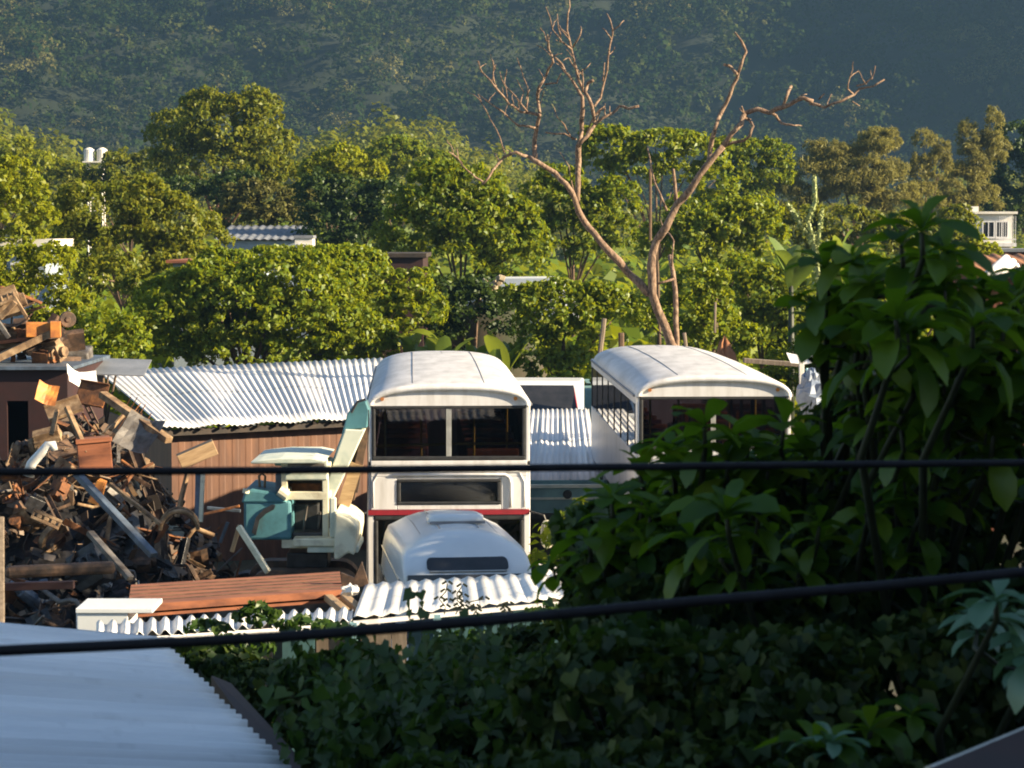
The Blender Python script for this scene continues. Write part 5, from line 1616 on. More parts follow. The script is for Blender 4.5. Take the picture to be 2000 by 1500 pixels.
single('brown_sheet', mb, 'rust_tan', c, (R(35), R(-18), R(15)), 'large tan brown sheet near the top of the heap', 'sheet')
c = P(180, 770, 36); mb = panel(.5, .4)
single('brown_sheet', mb, 'rust', c, (R(65), R(8), R(-15)), 'large rusty sheet below the torn white sheet', 'sheet')

# scrap on top of the hut
zt_ = P(0, 716, 40).z
G2 = 'scrap stacked on the hut roof'
between('rusty_plank', P(-40, 716, 39.6), P(98, 650, 39.9), .5, .12, 'rust_tan', 'broad dusty plank sloping over the hut roof', 'plank')
between('rusty_plank', P(0, 668, 40), P(105, 655, 40.1), .5, .06, 'rust_red', 'red brown plank behind the broad dusty plank', 'plank')
c = P(108, 644, 39.6); mb = MB().b2(-.09, .09, 0, .5, -.14, .14); mb.b2(-.5, -.09, .1, .45, -.13, .12)
single('orange_end_box', mb, 'orange', c, (0, 0, R(10)), 'sunlit orange box end on the scrap over the hut', 'box')
c = P(133, 624, 39.8); mb = MB().tube([(0, 0, 0), (0, .12, 0)], [.14, .14], 16); mb.tube([(0, -.02, 0), (0, 0, 0)], .05, 10)
single('rusty_disc', mb, 'rust_dark', c, (0, 0, R(20)), 'dark rusty disc at the right end of the scrap over the hut', 'disc')
for (u, v, d, kind, mat, sc, lab) in ((20, 600, 40.2, 'engine_block', 'rust_tan', .9, 'dusty tan engine block at the left top of the hut scrap'), (40, 570, 40.6, 'steel_channel', 'rust', .7, 'rusty channel lying highest over the hut'), (35, 625, 40, 'bent_plate', 'rust_dark', .9, 'dark bent plate under the engine block over the hut'),
                                      (60, 640, 40.2, 'gearbox', 'rust', .8, 'rusty gearbox between planks over the hut'), (10, 650, 40, 'casting', 'rust_tan', 1.2, 'tan casting at the left edge over the hut'), (85, 690, 39.9, 'casting', 'rust', 1.0, 'rusty casting under the plank end over the hut'),
                                      (110, 690, 40, 'engine_block', 'rust_tan', .7, 'tan engine block at the right end over the hut'), (-20, 590, 40.3, 'steel_beam', 'rust_dark', .9, 'dark beam half outside the left edge over the hut'), (60, 600, 40.5, 'steel_channel', 'rust_tan', .6, 'tan channel propped right of the engine block over the hut'),
                                      (75, 665, 40.1, 'flanged_panel', 'rust_dark', .8, 'dark flanged panel in the middle of the hut scrap'), (5, 690, 40.2, 'machine_ring', 'rust', .8, 'rusty machine ring below the broad plank'), (45, 585, 40.7, 'flanged_panel', 'rust_tan', .6, 'tan panel at the top of the hut scrap')):
    p = P(u, v, d); p.z -= .08
    piece(kind, mat, p, (pr.uniform(-.4, .6), pr.uniform(-.4, .4), pr.uniform(-.6, .6)), sc, lab, G2)
between('slanted_post', P(18, 660, 39.7), P(-10, 620, 39.7), .08, .08, 'scrap_grey', 'grey slanted post at left edge over the hut', 'post')
between('slanted_post', P(28, 580, 39.8), P(55, 625, 39.8), .07, .06, 'rust_tan', 'tan slanted post below the topmost channel over the hut', 'post')
between('slanted_post', P(0, 622, 39.6), P(30, 590, 39.6), .12, .08, 'rust_tan', 'wide tan bar meeting the slanted post over the hut', 'bar')
mb = MB()
c = P(60, 680, 40.9)
for k in range(34):
    mb.box((pr.uniform(-1.2, .75), pr.uniform(-.5, .6), pr.uniform(-.28, .55) * (1 if pr.random() < .6 else .5)), (pr.uniform(.1, .4), pr.uniform(.1, .4), pr.uniform(.08, .25)), Euler((pr.uniform(-1, 1), pr.uniform(-1, 1), pr.uniform(0, 6))).to_matrix())
q = mb.build('small_debris', M['rust_dark']); q.location = c
tag(q, 'small dark debris packed under the scrap on the hut', 'debris', kind='stuff')
# bristling wires over the long roof edge
mb = MB(); c = P(270, 810, 35.2)
for k in range(9):
    p = P(225 + k * 6, 835 + k * 3, 35.2) - c; q_ = P(250 + k * 6 + pr.uniform(-6, 14), 778 + k * 5 + pr.uniform(-8, 8), 35.2 + pr.uniform(-.3, .3)) - c
    mb.tube([p, (p + q_) / 2 + Vector((.02, 0, .03)), q_], .008, 5)
q = mb.build('wire_bundle', M['rust']); q.location = c
tag(q, 'bristling rusty wires at the right edge of the heap', 'wire', kind='stuff')
between('red_rod', P(255, 800, 35), P(318, 845, 34.6), .02, .02, 'red_paint', 'thin red rod beside the bristling wires', 'rod')

# dirt mound, planks, tarpaulin and post behind the second bus
c = P(1415, 690, 56); gz = float(terr(c.x, 56))
mb = MB()
rings = []
for i in range(9):
    w = i / 8
    rr_ = 1 - w
    rings.append([(1.0 * rr_ * math.cos(2 * math.pi * k / 18) * (1 + .18 * math.sin(k * 2.3 + i)), .9 * rr_ * math.sin(2 * math.pi * k / 18), (c.z - gz + .25) * (1 - rr_ ** 1.6) * (1 + .05 * math.sin(k * 1.7 + i)) ) for k in range(18)])
mb.loft(rings, closed=True)
q = mb.build('dirt_mound', M['dirt_red'], smooth=True); q.location = (c.x, 56, gz)
tag(q, 'red brown earth mound behind the right hand bus', 'dirt mound')
between('brown_plank', P(1452, 704, 51), P(1562, 712, 51), .3, .1, 'plank_grey', 'weathered long plank behind the right hand bus roof', 'plank')
between('white_post', P(1566, 760, 47.5), P(1565, 682, 47.5), .1, .1, 'wall_white', 'pale upright post right of the second bus', 'post')
c = P(1565, 702, 50)
mb = bent_plate(.55, .7, .15); q = mb.build('white_sheet', M['white_pipe'], solid=.01); q.location = c; q.rotation_euler = (R(15), R(-5), 0)
tag(q, 'white plastic sheet draped behind the pale post', 'sheet')
for (u, v, r, lab) in ((1590, 775, .34, 'large blue grey tarpaulin bundle right of the second bus'), (1608, 815, .3, 'lower blue grey tarpaulin bundle by the leaves'), (1585, 745, .2, 'small pale blue tarpaulin bundle on top of the large one')):
    c = P(u, v, 45)
    mb = MB(); rg = []
    for i in range(11):
        a = math.pi * i / 10
        rg.append([(r * math.sin(a) * math.cos(2 * math.pi * k / 16) * (1 + .16 * math.sin(k * 3 + i * 1.3)), r * math.sin(a) * math.sin(2 * math.pi * k / 16) * (1 + .16 * math.cos(k * 2.3 + i)), -r * math.cos(a) * 1.15 + .05 * math.sin(k + i * 2)) for k in range(16)])
    mb.loft(rg, closed=True)
    q = mb.build('tarpaulin', M['tarp'], smooth=False); q.location = c
    tag(q, lab, 'tarpaulin', 'tarpaulin bundles')
between('tarp_prop', P(1575, 720, 45.5), P(1628, 830, 45), .05, .05, 'post_blue', 'light blue prop leaning over the tarpaulin bundles', 'prop')
# stack under the bundles
c = P(1600, 850, 45.2); gz = float(terr(c.x, 45))
mb = MB()
for k in range(5): mb.b2(-.55 + .03 * (k % 2), .55, -.4, .5, k * (c.z - gz) / 5 + .02, (k + 1) * (c.z - gz) / 5 - .02)
q = mb.build('crate_stack', M['plank_grey']); q.location = (c.x, 45.3, gz); tag(q, 'stack of grey boards carrying the tarpaulin bundles', 'board stack')
# white pipes at right edge
for k, (u0, v0, u1, v1) in enumerate(((1925, 540, 1966, 505), (1938, 552, 1978, 512))):
    c = P((u0 + u1) / 2, (v0 + v1) / 2, 46)
    mb = MB(); mb.tube([P(u0, v0, 46) - c, P(u1, v1, 46.8) - c], .09, 12)
    q = mb.build('roof_pipe', M['white_pipe'], smooth=True); q.location = c
    tag(q, ('upper' if k == 0 else 'lower') + ' of two white pipes lying on the roof at right edge', 'pipe')
mb = MB(); c = P(1985, 520, 46.8); mb.tube([(-.12, 0, .05), (0, 0, .02), (.1, 0, -.2)], .06, 8); q = mb.build('pipe_elbow', M['white_pipe'], smooth=True); q.location = c; tag(q, 'small white pipe elbow right of the two white pipes', 'pipe elbow')
# pale rubble under the big leafy tree
c = P(955, 572, 67.6); gz = float(terr(c.x, 67.6))
mb = MB()
for k in range(30):
    mb.box((pr.gauss(0, .25), pr.gauss(0, .2), pr.uniform(-.45, .45)), (pr.uniform(.06, .2),) * 3, Euler((pr.uniform(0, 3), pr.uniform(0, 3), 0)).to_matrix())
q = mb.build('rubble', M['rock'], bevel=.02); q.location = c; tag(q, 'pale sunlit rubble in the hollow under the big leafy tree', 'rubble', kind='stuff')
mb = MB(); rings = []
for q_ in range(7):
    w = q_ / 6; k = 1.25 - w
    rings.append([(1.9 * k * math.cos(2 * math.pi * s / 18) * (1 + .1 * math.sin(2 * s)), 1.3 * k * math.sin(2 * math.pi * s / 18), (c.z - gz - .35) * min(1, w * 1.15) + .05 * math.sin(s * 2.2)) for s in range(18)])
mb.loft(rings, closed=True, cap=True)
q = mb.build('earth_bank', M['soil'], smooth=True); q.location = (c.x, 69.5, gz); tag(q, kind='structure')

# ------------------------------------------------------------------ lean-to, fence, rusty slab before the van
o = P(900, 1170, 23); o.z = 0
ln = thing('lean_to', 'low lean-to with bright white corrugated roof in front of the minibus', 'lean-to', o)
rel = lambda p: tuple(Vector(p) - o)
A, B, C, D = P(690, 1206, 22.2), P(1135, 1164, 22.8), P(1098, 1116, 25.0), P(714, 1140, 24.6)
corrugated('roof', rel(A), rel(B), rel(C), rel(D), 14, 0.014, M['roof_lean'], ln, nv=6, sag=0.007)
A2 = P(188, 1244, 21.4)
corrugated('roof', rel(A2), rel(A + Vector((-.01, 0, -.02))), rel(P(690, 1188, 22.9)), rel(P(188, 1216, 22.2)), 20, 0.026, M['roof_lean'], ln, nv=4, sag=0.008, per=8)
mb = MB(); mb.tube([rel(A + Vector((0, .02, -.06))), rel(B + Vector((0, .02, -.06)))], .03, 4); mb.tube([rel(A2 + Vector((0, .03, -.075))), rel(A + Vector((0, .03, -.095)))], .042, 6)
mb.build('eave_rail', M['bus_white'], ln)
for u in (690, 851):
    p = A.lerp(B, (u - 690) / 445); mb = MB(); mb.b2(rel(p)[0] - .035, rel(p)[0] + .035, rel(p)[1] - .01, rel(p)[1] + .06, 0, rel(p)[2] - .05); mb.build('post', M['post_blue'], ln)
for p in (C + Vector((-.1, -.1, 0)), D + Vector((.1, -.1, 0)), A2 + Vector((.2, .3, 0))):
    mb = MB(); mb.b2(rel(p)[0] - .04, rel(p)[0] + .04, rel(p)[1] - .04, rel(p)[1] + .04, 0, rel(p)[2] - .04); mb.build('post', M['plank_grey'], ln)
# board fence under its front edge
fn = thing('board_fence', 'fence of weathered brown and blue green boards under the white lean-to', 'fence', o)
fz = rel(A)[2] - .14
for k, (u0, u1, mt) in enumerate(((540, 606, 'board_teal'), (608, 684, 'plank_grey'), (697, 790, 'plank_grey'), (792, 846, 'board_teal'), (858, 1000, 'board_teal'), (1002, 1130, 'board_teal'))):
    s = (u0 + u1) / 2
    p = (A.lerp(B, (s - 690) / 445) if s > 690 else A2.lerp(A, (s - 188) / 502))
    xa, xb = P(u0, 0, p.y).x - o.x, P(u1, 0, p.y).x - o.x
    mb = MB()
    nb = max(2, int((xb - xa) / .12))
    for q in range(nb):
        w = (xb - xa) / nb
        mb.b2(xa + q * w + .004, xa + (q + 1) * w - .004, rel(p)[1] + .10 + .006 * (q % 3), rel(p)[1] + .125 + .006 * (q % 3), 1.2, rel(p)[2] - .11 - .01 * (q % 2))
    mb.build('board_panel', M[mt], fn)
# white sheet box at the left end
c = P(215, 1215, 22.6)
mb = MB(); a, b = P(150, 1188, 22.6), P(250, 1250, 22.6)
mb.b2(a.x - c.x, b.x - c.x, 0, .6, b.z - c.z - .5, a.z - c.z - .05); mb.b2(a.x - c.x - .01, b.x - c.x + .25, -.02, .62, a.z - c.z - .047, a.z - c.z)
mb.b2(a.x - c.x - .012, a.x - c.x, .02, .58, b.z - c.z - .4, a.z - c.z - .05)
q = mb.build('white_box', M['van_white'], bevel=.012); q.location = c; tag(q, 'white sheet metal box at the left end of the lean-to', 'metal box')
# rusty slab (channel-edged steel deck)
sA, sB, sC, sD = P(250, 1183, 23.3), P(668, 1152, 24), P(664, 1116, 25.6), P(256, 1142, 24.9)
c = (sA + sB + sC + sD) / 4
mb = MB()
h_ = Vector((0, 0, .075))
top = [p - c for p in (sA, sB, sC, sD)]
mb.add(top + [p - h_ for p in top], [(0, 1, 2, 3), (7, 6, 5, 4), (1, 0, 4, 5), (2, 1, 5, 6), (3, 2, 6, 7), (0, 3, 7, 4)])
lo = [p - Vector((0, -.03, .10)) for p in top]
mb.add(lo + [p - Vector((0, 0, .03)) for p in lo], [(0, 1, 2, 3), (7, 6, 5, 4), (1, 0, 4, 5), (2, 1, 5, 6), (3, 2, 6, 7), (0, 3, 7, 4)])
slab_ = thing('rusty_steel_deck', 'long rust red steel deck lying behind the white scalloped roof edge', 'steel deck', c)
mb.build('deck', M['rust_red'], slab_)
mb = MB()
for k in range(1, 6):
    a = top[0].lerp(top[3], k / 6); b = top[1].lerp(top[2], k / 6)
    mb.tube([a + Vector((0, 0, .004)), b + Vector((0, 0, .004))], .006, 4)
mb.build('seam', M['rust_dark'], slab_)
mb = MB(); mb.prism([(0, -.05), (.30, -.05), (.22, .22), (.14, .05), (0, .1)], 'y', 0, .05); q = mb.build('bent_end', M['rust_dark'], slab_); q.location = top[1].lerp(top[2], .3) + Vector((.0, 0, .02))
for u, lab in ((640, 'left of two tan timber rafters right of the rusty deck'), (672, 'right of two tan timber rafters right of the rusty deck')):
    between('rafter', P(u, 1166, 24), P(u + 36, 1196, 22.9), .09, .07, 'wood', lab, 'rafter')
for u in (300, 520, 640):
    p = P(u, 1175, 24.4)
    between('trestle_leg', (p.x, 24.5, .2), (p.x, 24.5, p.z - .16), .1, .1, 'plank_grey', 'grey trestle leg under the rusty steel deck at its ' + {300: 'left', 520: 'middle', 640: 'right'}[u], 'trestle leg')
# crumpled white bag
c = P(684, 1152, 23.4)
mb = MB(); rg = []
for i in range(8):
    a = math.pi * i / 7
    rg.append([(.11 * math.sin(a) * math.cos(2 * math.pi * k / 10) * pr.uniform(.5, 1.3), .09 * math.sin(a) * math.sin(2 * math.pi * k / 10) * pr.uniform(.6, 1.2), -.055 * math.cos(a) * pr.uniform(.5, 1.5)) for k in range(10)])
mb.loft(rg, closed=True)
q = mb.build('white_bag', M['white_pipe']); q.location = c; tag(q, 'crumpled white bag at the right end of the rusty deck', 'bag')
# torn sheet bits at the right end of the lean-to
between('white_splinter', P(1112, 1170, 22.9), P(1133, 1112, 23.2), .05, .03, 'white_pipe', 'white upright splinter at the right end of the lean-to', 'splinter')
c = P(1085, 1118, 24.9)
mb = bent_plate(.34, .24, .04); q = mb.build('torn_roof_sheet', M['roof_white'], solid=.008); q.location = c; q.rotation_euler = (R(20), R(10), R(20)); tag(q, 'torn pale blue roof sheet behind the right end of the lean-to', 'sheet')
# slim pole at left edge
between('grey_pole', P(3, 1260, 18), P(2, 1010, 18.4), .05, .05, 'plank_grey', 'slim grey pole at the left edge of the scrap heap', 'pole')
# thin mast in front of the bus corner
between('thin_mast', P(716, 1150, 26.5), P(720, 800, 27), .015, .015, 'dark_metal', 'thin dark mast rising before the left bus corner', 'mast')

# ------------------------------------------------------------------ near roof at the bottom left
FR, FL, NR = P(303, 1262, 13.0), P(-260, 1212, 11.6), P(640, 1572, 9.7)
NL = FL + (NR - FR)
o = (FR + FL + NR + NL) / 4; o.z = float(terr(o.x, o.y))
nh = thing('near_shed', 'near house with pale blue grey corrugated roof at the bottom left', 'house', o)
rel = lambda p: tuple(Vector(p) - o)
corrugated('roof', rel(NR), rel(FR), rel(FL), rel(NL), 30, 0.023, M['roof_near'], nh, nv=14, sag=0.003, per=6, sheets=5)
inn = (FL - FR).normalized() * .18
dn = Vector((0, 0, -.10))
mb = MB()
a, b = Vector(rel(NR + inn + dn)), Vector(rel(FR + inn + dn + (NR - FR).normalized() * .15))
cdn = Vector((0, 0, -2.2))
mb.add([a, b, b + cdn, a + cdn], [(0, 1, 2, 3)])
bk = Vector(rel(FL + dn + (NR - FR).normalized() * .15 - inn))
mb.add([b, bk, bk + cdn, b + cdn], [(0, 1, 2, 3)])
mb.build('wall', M['maroon'], nh, solid=.05)
mb = MB(); mb.tube([rel(NR + dn * .5 + inn * .2), rel(FR + dn * .5 + inn * .2)], .03, 4); mb.build('verge_board', M['eave_dark'], nh)
mb = MB()
for k in range(7):
    a = NR.lerp(FR, k / 6)
    mb.tube([rel(a + dn * .6), rel(a + (FL - FR) * .98 + dn * .6)], .03, 4)
mb.build('purlin', M['eave_dark'], nh)

# low maroon roof edge in the gap between the near roof and the vines
c = P(520, 1420, 12.0)
pts = [P(412, 1318, 13.2), P(452, 1334, 13.3), P(735, 1640, 10.2), P(640, 1640, 10.0)]
pts = [p - c for p in pts]
lo_ = [p - Vector((0, 0, .12)) for p in pts]
mb = MB(); mb.add(pts + lo_, [(0, 1, 2, 3), (7, 6, 5, 4), (1, 0, 4, 5), (2, 1, 5, 6), (3, 2, 6, 7), (0, 3, 7, 4)])
t = thing('maroon_ledge', 'dark maroon sheet roof edge in the gap beside the near roof', 'roof ledge', c)
mb.build('sheet', M['maroon'], t, bevel=.01)
mb = MB(); mb.b2(-.05, .05, -.05, .05, float(terr(c.x, c.y)) - c.z, -.13); mb.build('post', M['eave_dark'], t)

# corner of another roof at the bottom right
c = P(1900, 1480, 6.5)
pa, pb = P(1815, 1512, 6.2) - c, P(2080, 1400, 7.2) - c
t = thing('near_canopy', 'dark maroon canopy with pale grey edge at the bottom right corner', 'canopy', c)
mb = MB(); mb.tube([pa, pb], .022, 8); mb.build('edge_trim', M['alu'], t)
back = Vector((.55, -1.2, -.12))
mb = MB(); mb.add([pa, pb, pb + back, pa + back], [(0, 1, 2, 3)]); mb.build('canopy_sheet', M['maroon'], t, solid=.02)
mb = MB(); q0 = pb + Vector((-.05, -.3, -.05)); mb.tube([q0, (q0.x, q0.y, float(terr(c.x + q0.x, c.y + q0.y)) - c.z)], .04, 8); mb.build('post', M['dark_metal'], t)

# ------------------------------------------------------------------ power cables
def cable(label, pts, d, r, off):
    pp = [P(u, v, d + off * (u - 1000) / 1000) for u, v in pts]
    # smooth through the points
    out = []
    for i in range(len(pp) - 1):
        p0, p1, p2, p3 = pp[max(0, i - 1)], pp[i], pp[i + 1], pp[min(len(pp) - 1, i + 2)]
        for s in range(6):
            t_ = s / 6
            out.append(0.5 * ((2 * p1) + (p2 - p0) * t_ + (2 * p0 - 5 * p1 + 4 * p2 - p3) * t_ ** 2 + (3 * p1 - p0 - 3 * p2 + p3) * t_ ** 3))
    out.append(pp[-1])
    mb = MB(); mb.tube(out, r, 10)
    return tag(mb.build('power_cable', M['cable'], smooth=True), label, 'cable', 'power cables')
cable('upper black power cable crossing level in front of the bus', [(-2600, 930), (-900, 925), (-200, 923), (0, 922), (500, 919), (1040, 914), (1500, 909), (2000, 904), (2300, 902), (2900, 900), (4600, 892)], 7.0, .0118, .4)
cable('lower black power cable sagging upward to the right over leaves', [(-2600, 1370), (-900, 1318), (-200, 1282), (0, 1271), (300, 1257), (600, 1240), (1000, 1208), (1300, 1180), (1700, 1146), (2000, 1117), (2300, 1085), (2900, 1020), (4600, 800)], 6.4, .0150, .3)


# ------------------------------------------------------------------ near vegetation in shade
M['leaf_creep'] = leafmat('creeper leaves', [(0.014, 0.036, 0.007), (0.028, 0.060, 0.010), (0.064, 0.100, 0.018)], (0.07, 0.14, 0.01), 0.03, 0.35, 0.4)
def leaf_shape(L, W, curl, fold, segs=5):
    """Obovate leaf with a folded midrib: rows of three points from stalk to tip (grows +X)."""
    prof = [0.10, 0.42, 0.78, 1.0, 0.82, 0.06]
    xs = [0, .18, .42, .66, .86, 1.0]
    rows = []
    for x, p in zip(xs, prof):
        z = -curl * x * x * L + 0.10 * L * math.sin(math.pi * x)
        w = W * p / 2
        rows.append([(x * L, -w, z + fold * w), (x * L, 0, z), (x * L, w, z + fold * w)])
    v = [p for r in rows for p in r]
    f = []
    for i in range(len(rows) - 1):
        a = i * 3
        f += [(a, a + 3, a + 4, a + 1), (a + 1, a + 4, a + 5, a + 2)]
    return v, f


lr = random.Random(5)
def whorl(mb, c, L, n, tilt, up=0.0, lean=(0, 0), wr=.50):
    base = Matrix.Translation(c) @ Matrix.Rotation(lean[0], 4, 'X') @ Matrix.Rotation(lean[1], 4, 'Y')
    a0 = lr.uniform(0, 6.28)
    for i in range(n):
        az = a0 + i * 2.399 + lr.uniform(-.25, .25)
        w = i / max(1, n - 1)
        el = R(tilt + (62 - tilt) * w ** 2.2 * .8 + lr.uniform(-12, 12))
        l_ = L * (1.05 - .45 * w ** 2) * lr.uniform(.85, 1.1)
        v, f = leaf_shape(l_, l_ * wr * lr.uniform(.85, 1.15), lr.uniform(.1, .6) * (1 - .5 * w), lr.uniform(.15, .5))
        q = base @ Matrix.Translation((0, 0, .10 * L * w + up)) @ Matrix.Rotation(az, 4, 'Z') @ Matrix.Rotation(-el, 4, 'Y') @ Matrix.Rotation(lr.uniform(-.3, .3), 4, 'X')
        mb.add([q @ Vector(p) for p in v], f)


def broadleaf(name, label, d, tips, root_px, sat=(-95, 95, 10, 120), mat='leaf_big', cat='shrub', L0=125):
    """tips: (u, v, dd, leaf length px). Stems run from the root to every tip."""
    r0 = P(*root_px, d + 1.7); gz = float(terr(r0.x, r0.y))
    t = thing(name, label, cat, (r0.x, r0.y, gz), 0, 'broad leaved shrubs near the viewer')
    off = Vector((r0.x, r0.y, gz))
    fo, stm = MB(), MB()
    hub = Vector((0, 0, max(.4, (r0.z - gz) * .6)))
    stm.tube([(0, 0, -.1), hub], [.05, .04], 8)
    allt = []
    for (u, v, dd, lpx) in tips:
        lpx *= .88
        allt.append((u, v, dd, lpx, None))
        for s in range(2):
            allt.append((u + lr.uniform(sat[0], sat[1]), v + lr.uniform(sat[2], sat[3]), dd + lr.uniform(.15, .8), lpx * lr.uniform(.62, .95), (u, v, dd)))
    for (u, v, dd, lpx, mother) in allt:
        k = (d + dd) / FPX
        c = P(u, v, d + dd) - off
        whorl(fo, c, lpx * k, lr.randint(7, 9), lr.uniform(-8, 18), lean=(lr.uniform(-.25, .25), lr.uniform(-.25, .25)))
        # a few older leaves lower on the stem
        dirn = (c - hub); dirn.normalize()
        c2 = c - dirn * lpx * k * .5
        whorl(fo, c2, lpx * k * .95, 5, lr.uniform(-35, -10), lean=(lr.uniform(-.3, .3), lr.uniform(-.3, .3)))
        mid = c + Vector((lr.uniform(-.1, .1), .55, -.45)) + Vector((lr.uniform(-.1, .1), lr.uniform(-.1, .1), -.08))
        if mother:
            mo = P(mother[0], mother[1], d + mother[2]) - off + Vector((0, .25, -.2))
            stm.tube([mo, (mo + c2) / 2 + Vector((0, .06, -.03)), c2, c], [.011, .009, .007, .005], 6)
            continue
        stm.tube([hub, hub.lerp(mid, .6) + Vector((0, .4, 0)), mid, c2, c], [.022, .02, .016, .011, .008], 6)
    fo.build('foliage', M[mat], t, smooth=True)
    stm.build('stem', M['stem_green'], t, smooth=True)
    return t


broadleaf('broadleaf_shrub', 'tall broad leaved shrub rising at the right edge', 8.6,
          [(1800, 455, .0, 135), (1850, 500, .2, 120), (1760, 480, .3, 120), (1750, 625, -.5, 150), (1900, 640, -.2, 140), (1960, 640, .2, 130), (1700, 560, .5, 110),
           (1830, 590, .6, 120), (1920, 560, .6, 120), (1990, 580, .8, 120), (1870, 720, .3, 130), (1960, 760, .5, 130), (1780, 730, .4, 120), (1850, 830, .6, 120), (2030, 700, .2, 140), (1940, 850, .5, 120), (1760, 840, .6, 120)],
          (1880, 1250))
broadleaf('broadleaf_shrub', 'broad leaved shrub with thick dark stem left of the tallest shrub', 9.2,
          [(1615, 530, .1, 110), (1590, 605, .2, 100), (1660, 590, .3, 110), (1670, 690, .2, 110), (1720, 690, .5, 110), (1700, 800, .4, 110), (1680, 640, .4, 100)], (1690, 1150), sat=(0, 110, -20, 90))
broadleaf('broadleaf_shrub', 'light green broad leaved bush hiding the front of the right hand bus', 9.8,
          [(1375, 835, 0, 110), (1530, 840, .1, 115), (1460, 880, .3, 105), (1310, 885, .3, 100), (1420, 900, .1, 110), (1580, 860, .3, 105), (1250, 930, .2, 105), (1500, 920, .2, 105), (1340, 930, .2, 100), (1620, 940, .3, 100)], (1440, 1250), sat=(-80, 80, 25, 120))
broadleaf('broadleaf_shrub', 'broad leaved bush beside the teal truck bed, left edge of the green mass', 9.4,
          [(1195, 985, 0, 105), (1150, 1060, .2, 90), (1180, 1110, .3, 90), (1270, 1010, .3, 100), (1230, 1090, .4, 100), (1150, 1150, .4, 85)], (1260, 1330))
broadleaf('broadleaf_shrub', 'broad leaved sprays in the middle of the dark green mass', 8.8,
          [(1420, 1010, 0, 130), (1480, 1000, .1, 110), (1350, 1060, .3, 110), (1600, 1030, .4, 100), (1700, 1000, .5, 100), (1560, 1120, .5, 100), (1800, 1000, .5, 110), (1760, 1100, .6, 100)], (1500, 1400))
broadleaf('broadleaf_shrub', 'broad leaved sprig low at the bottom right', 7.6,
          [(1590, 1470, 0, 130), (1700, 1430, .3, 120), (1500, 1480, .4, 110), (1780, 1400, .5, 100)], (1640, 1640))
broadleaf('broadleaf_shrub', 'broad leaved shrub standing beyond the right edge', 8.8, [(2180, 640, 0, 120), (2300, 720, .3, 120), (2420, 700, .2, 120), (2250, 850, .2, 120), (2520, 860, .4, 120), (2380, 930, .2, 120)], (2320, 1250))
broadleaf('pale_leaf_plant', 'plant with pale grey green toothed leaves at the right edge', 7.4,
          [(1945, 1180, 0, 120), (2030, 1250, .2, 130)], (1990, 1500), mat='leaf_pale')
broadleaf('pale_leaf_plant', 'pale young leaves of a low plant at the bottom right centre', 7.5,
          [(1625, 1455, 0, 90)], (1640, 1640), mat='leaf_pale')


broadleaf('low_shrub', 'low leafy shrub on the bank nearest to the lean-to posts', 12.4, [(640, 1335, 0, 56), (720, 1310, .4, 50), (800, 1335, .2, 54), (700, 1380, -.6, 60), (900, 1300, .4, 50)], (720, 1460), mat='leaf_creep', L0=60)
broadleaf('low_shrub', 'low leafy shrub in the middle of the dark bank', 11.2, [(820, 1420, 0, 66), (960, 1400, .3, 60), (1060, 1370, .6, 60), (900, 1480, -.6, 70), (740, 1460, .2, 60), (1020, 1470, -.4, 70)], (900, 1560), mat='leaf_creep', L0=60)
broadleaf('low_shrub', 'low leafy shrub under the lower cable right of the bank', 10.2, [(1180, 1290, .6, 64), (1290, 1260, .6, 64), (1240, 1380, 0, 74), (1390, 1330, .2, 74), (1130, 1440, -.2, 80), (1330, 1450, -.5, 80), (1480, 1390, 0, 80)], (1250, 1560), mat='leaf_creep', L0=60)


def heart_leaves(pts, nrm, size):
    """Six-point vine leaves, two faces folded at the midrib."""
    N = len(pts)
    n = unit(nrm + .55 * rng.normal(size=(N, 3)))
    t = rng.normal(size=(N, 3)) * .6; t[:, 2] -= 1.0
    t = unit(t - n * (t * n).sum(-1, keepdims=True))
    b = np.cross(n, t)
    s = (size * rng.uniform(.55, 1.35, N))[:, None]
    q = lambda a, c, h: pts + t * s * a + b * s * c + n * s * h
    v = np.stack([q(-.35, 0, 0), q(-.5, .28, .06), q(-.1, .48, .12), q(.6, 0, -.12), q(-.1, -.48, .12), q(-.5, -.28, .06)], 1).reshape(-1, 3)
    i0 = np.arange(N)[:, None] * 6
    f = np.concatenate([i0 + np.array([[0, 3, 2, 1]]), i0 + np.array([[0, 5, 4, 3]])], 0)
    return v, f


def vinemass(name, label, cat, blobs, d, size_px, n, mat='leaf_shade', under=True, kind='stuff'):
    bl = [blob(b[0], b[1], d + b[4], b[2], b[3], b[5] if len(b) > 5 else None) for b in blobs]
    p, nr = crown_points(bl, n, rough=.22, clump=.26, shell=.92)
    v, f = heart_leaves(p, nr, size_px * d / FPX)
    o_ = np_mesh(name, v, f, M[mat])
    tag(o_, label, cat, kind=kind)
    return o_


# vine bank at the bottom, and the denser dark growth at right
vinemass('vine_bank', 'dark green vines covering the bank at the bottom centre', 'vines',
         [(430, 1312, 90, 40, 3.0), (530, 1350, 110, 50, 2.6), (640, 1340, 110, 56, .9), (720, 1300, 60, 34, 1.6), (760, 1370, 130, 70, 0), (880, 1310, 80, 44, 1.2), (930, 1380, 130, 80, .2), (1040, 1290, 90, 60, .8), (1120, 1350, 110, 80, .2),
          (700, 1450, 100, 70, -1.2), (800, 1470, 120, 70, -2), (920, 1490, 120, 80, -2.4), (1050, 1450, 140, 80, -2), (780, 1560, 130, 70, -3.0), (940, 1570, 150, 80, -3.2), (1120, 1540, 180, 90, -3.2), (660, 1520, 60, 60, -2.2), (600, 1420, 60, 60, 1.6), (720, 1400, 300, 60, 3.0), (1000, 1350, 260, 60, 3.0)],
         13.2, 25, 30000)
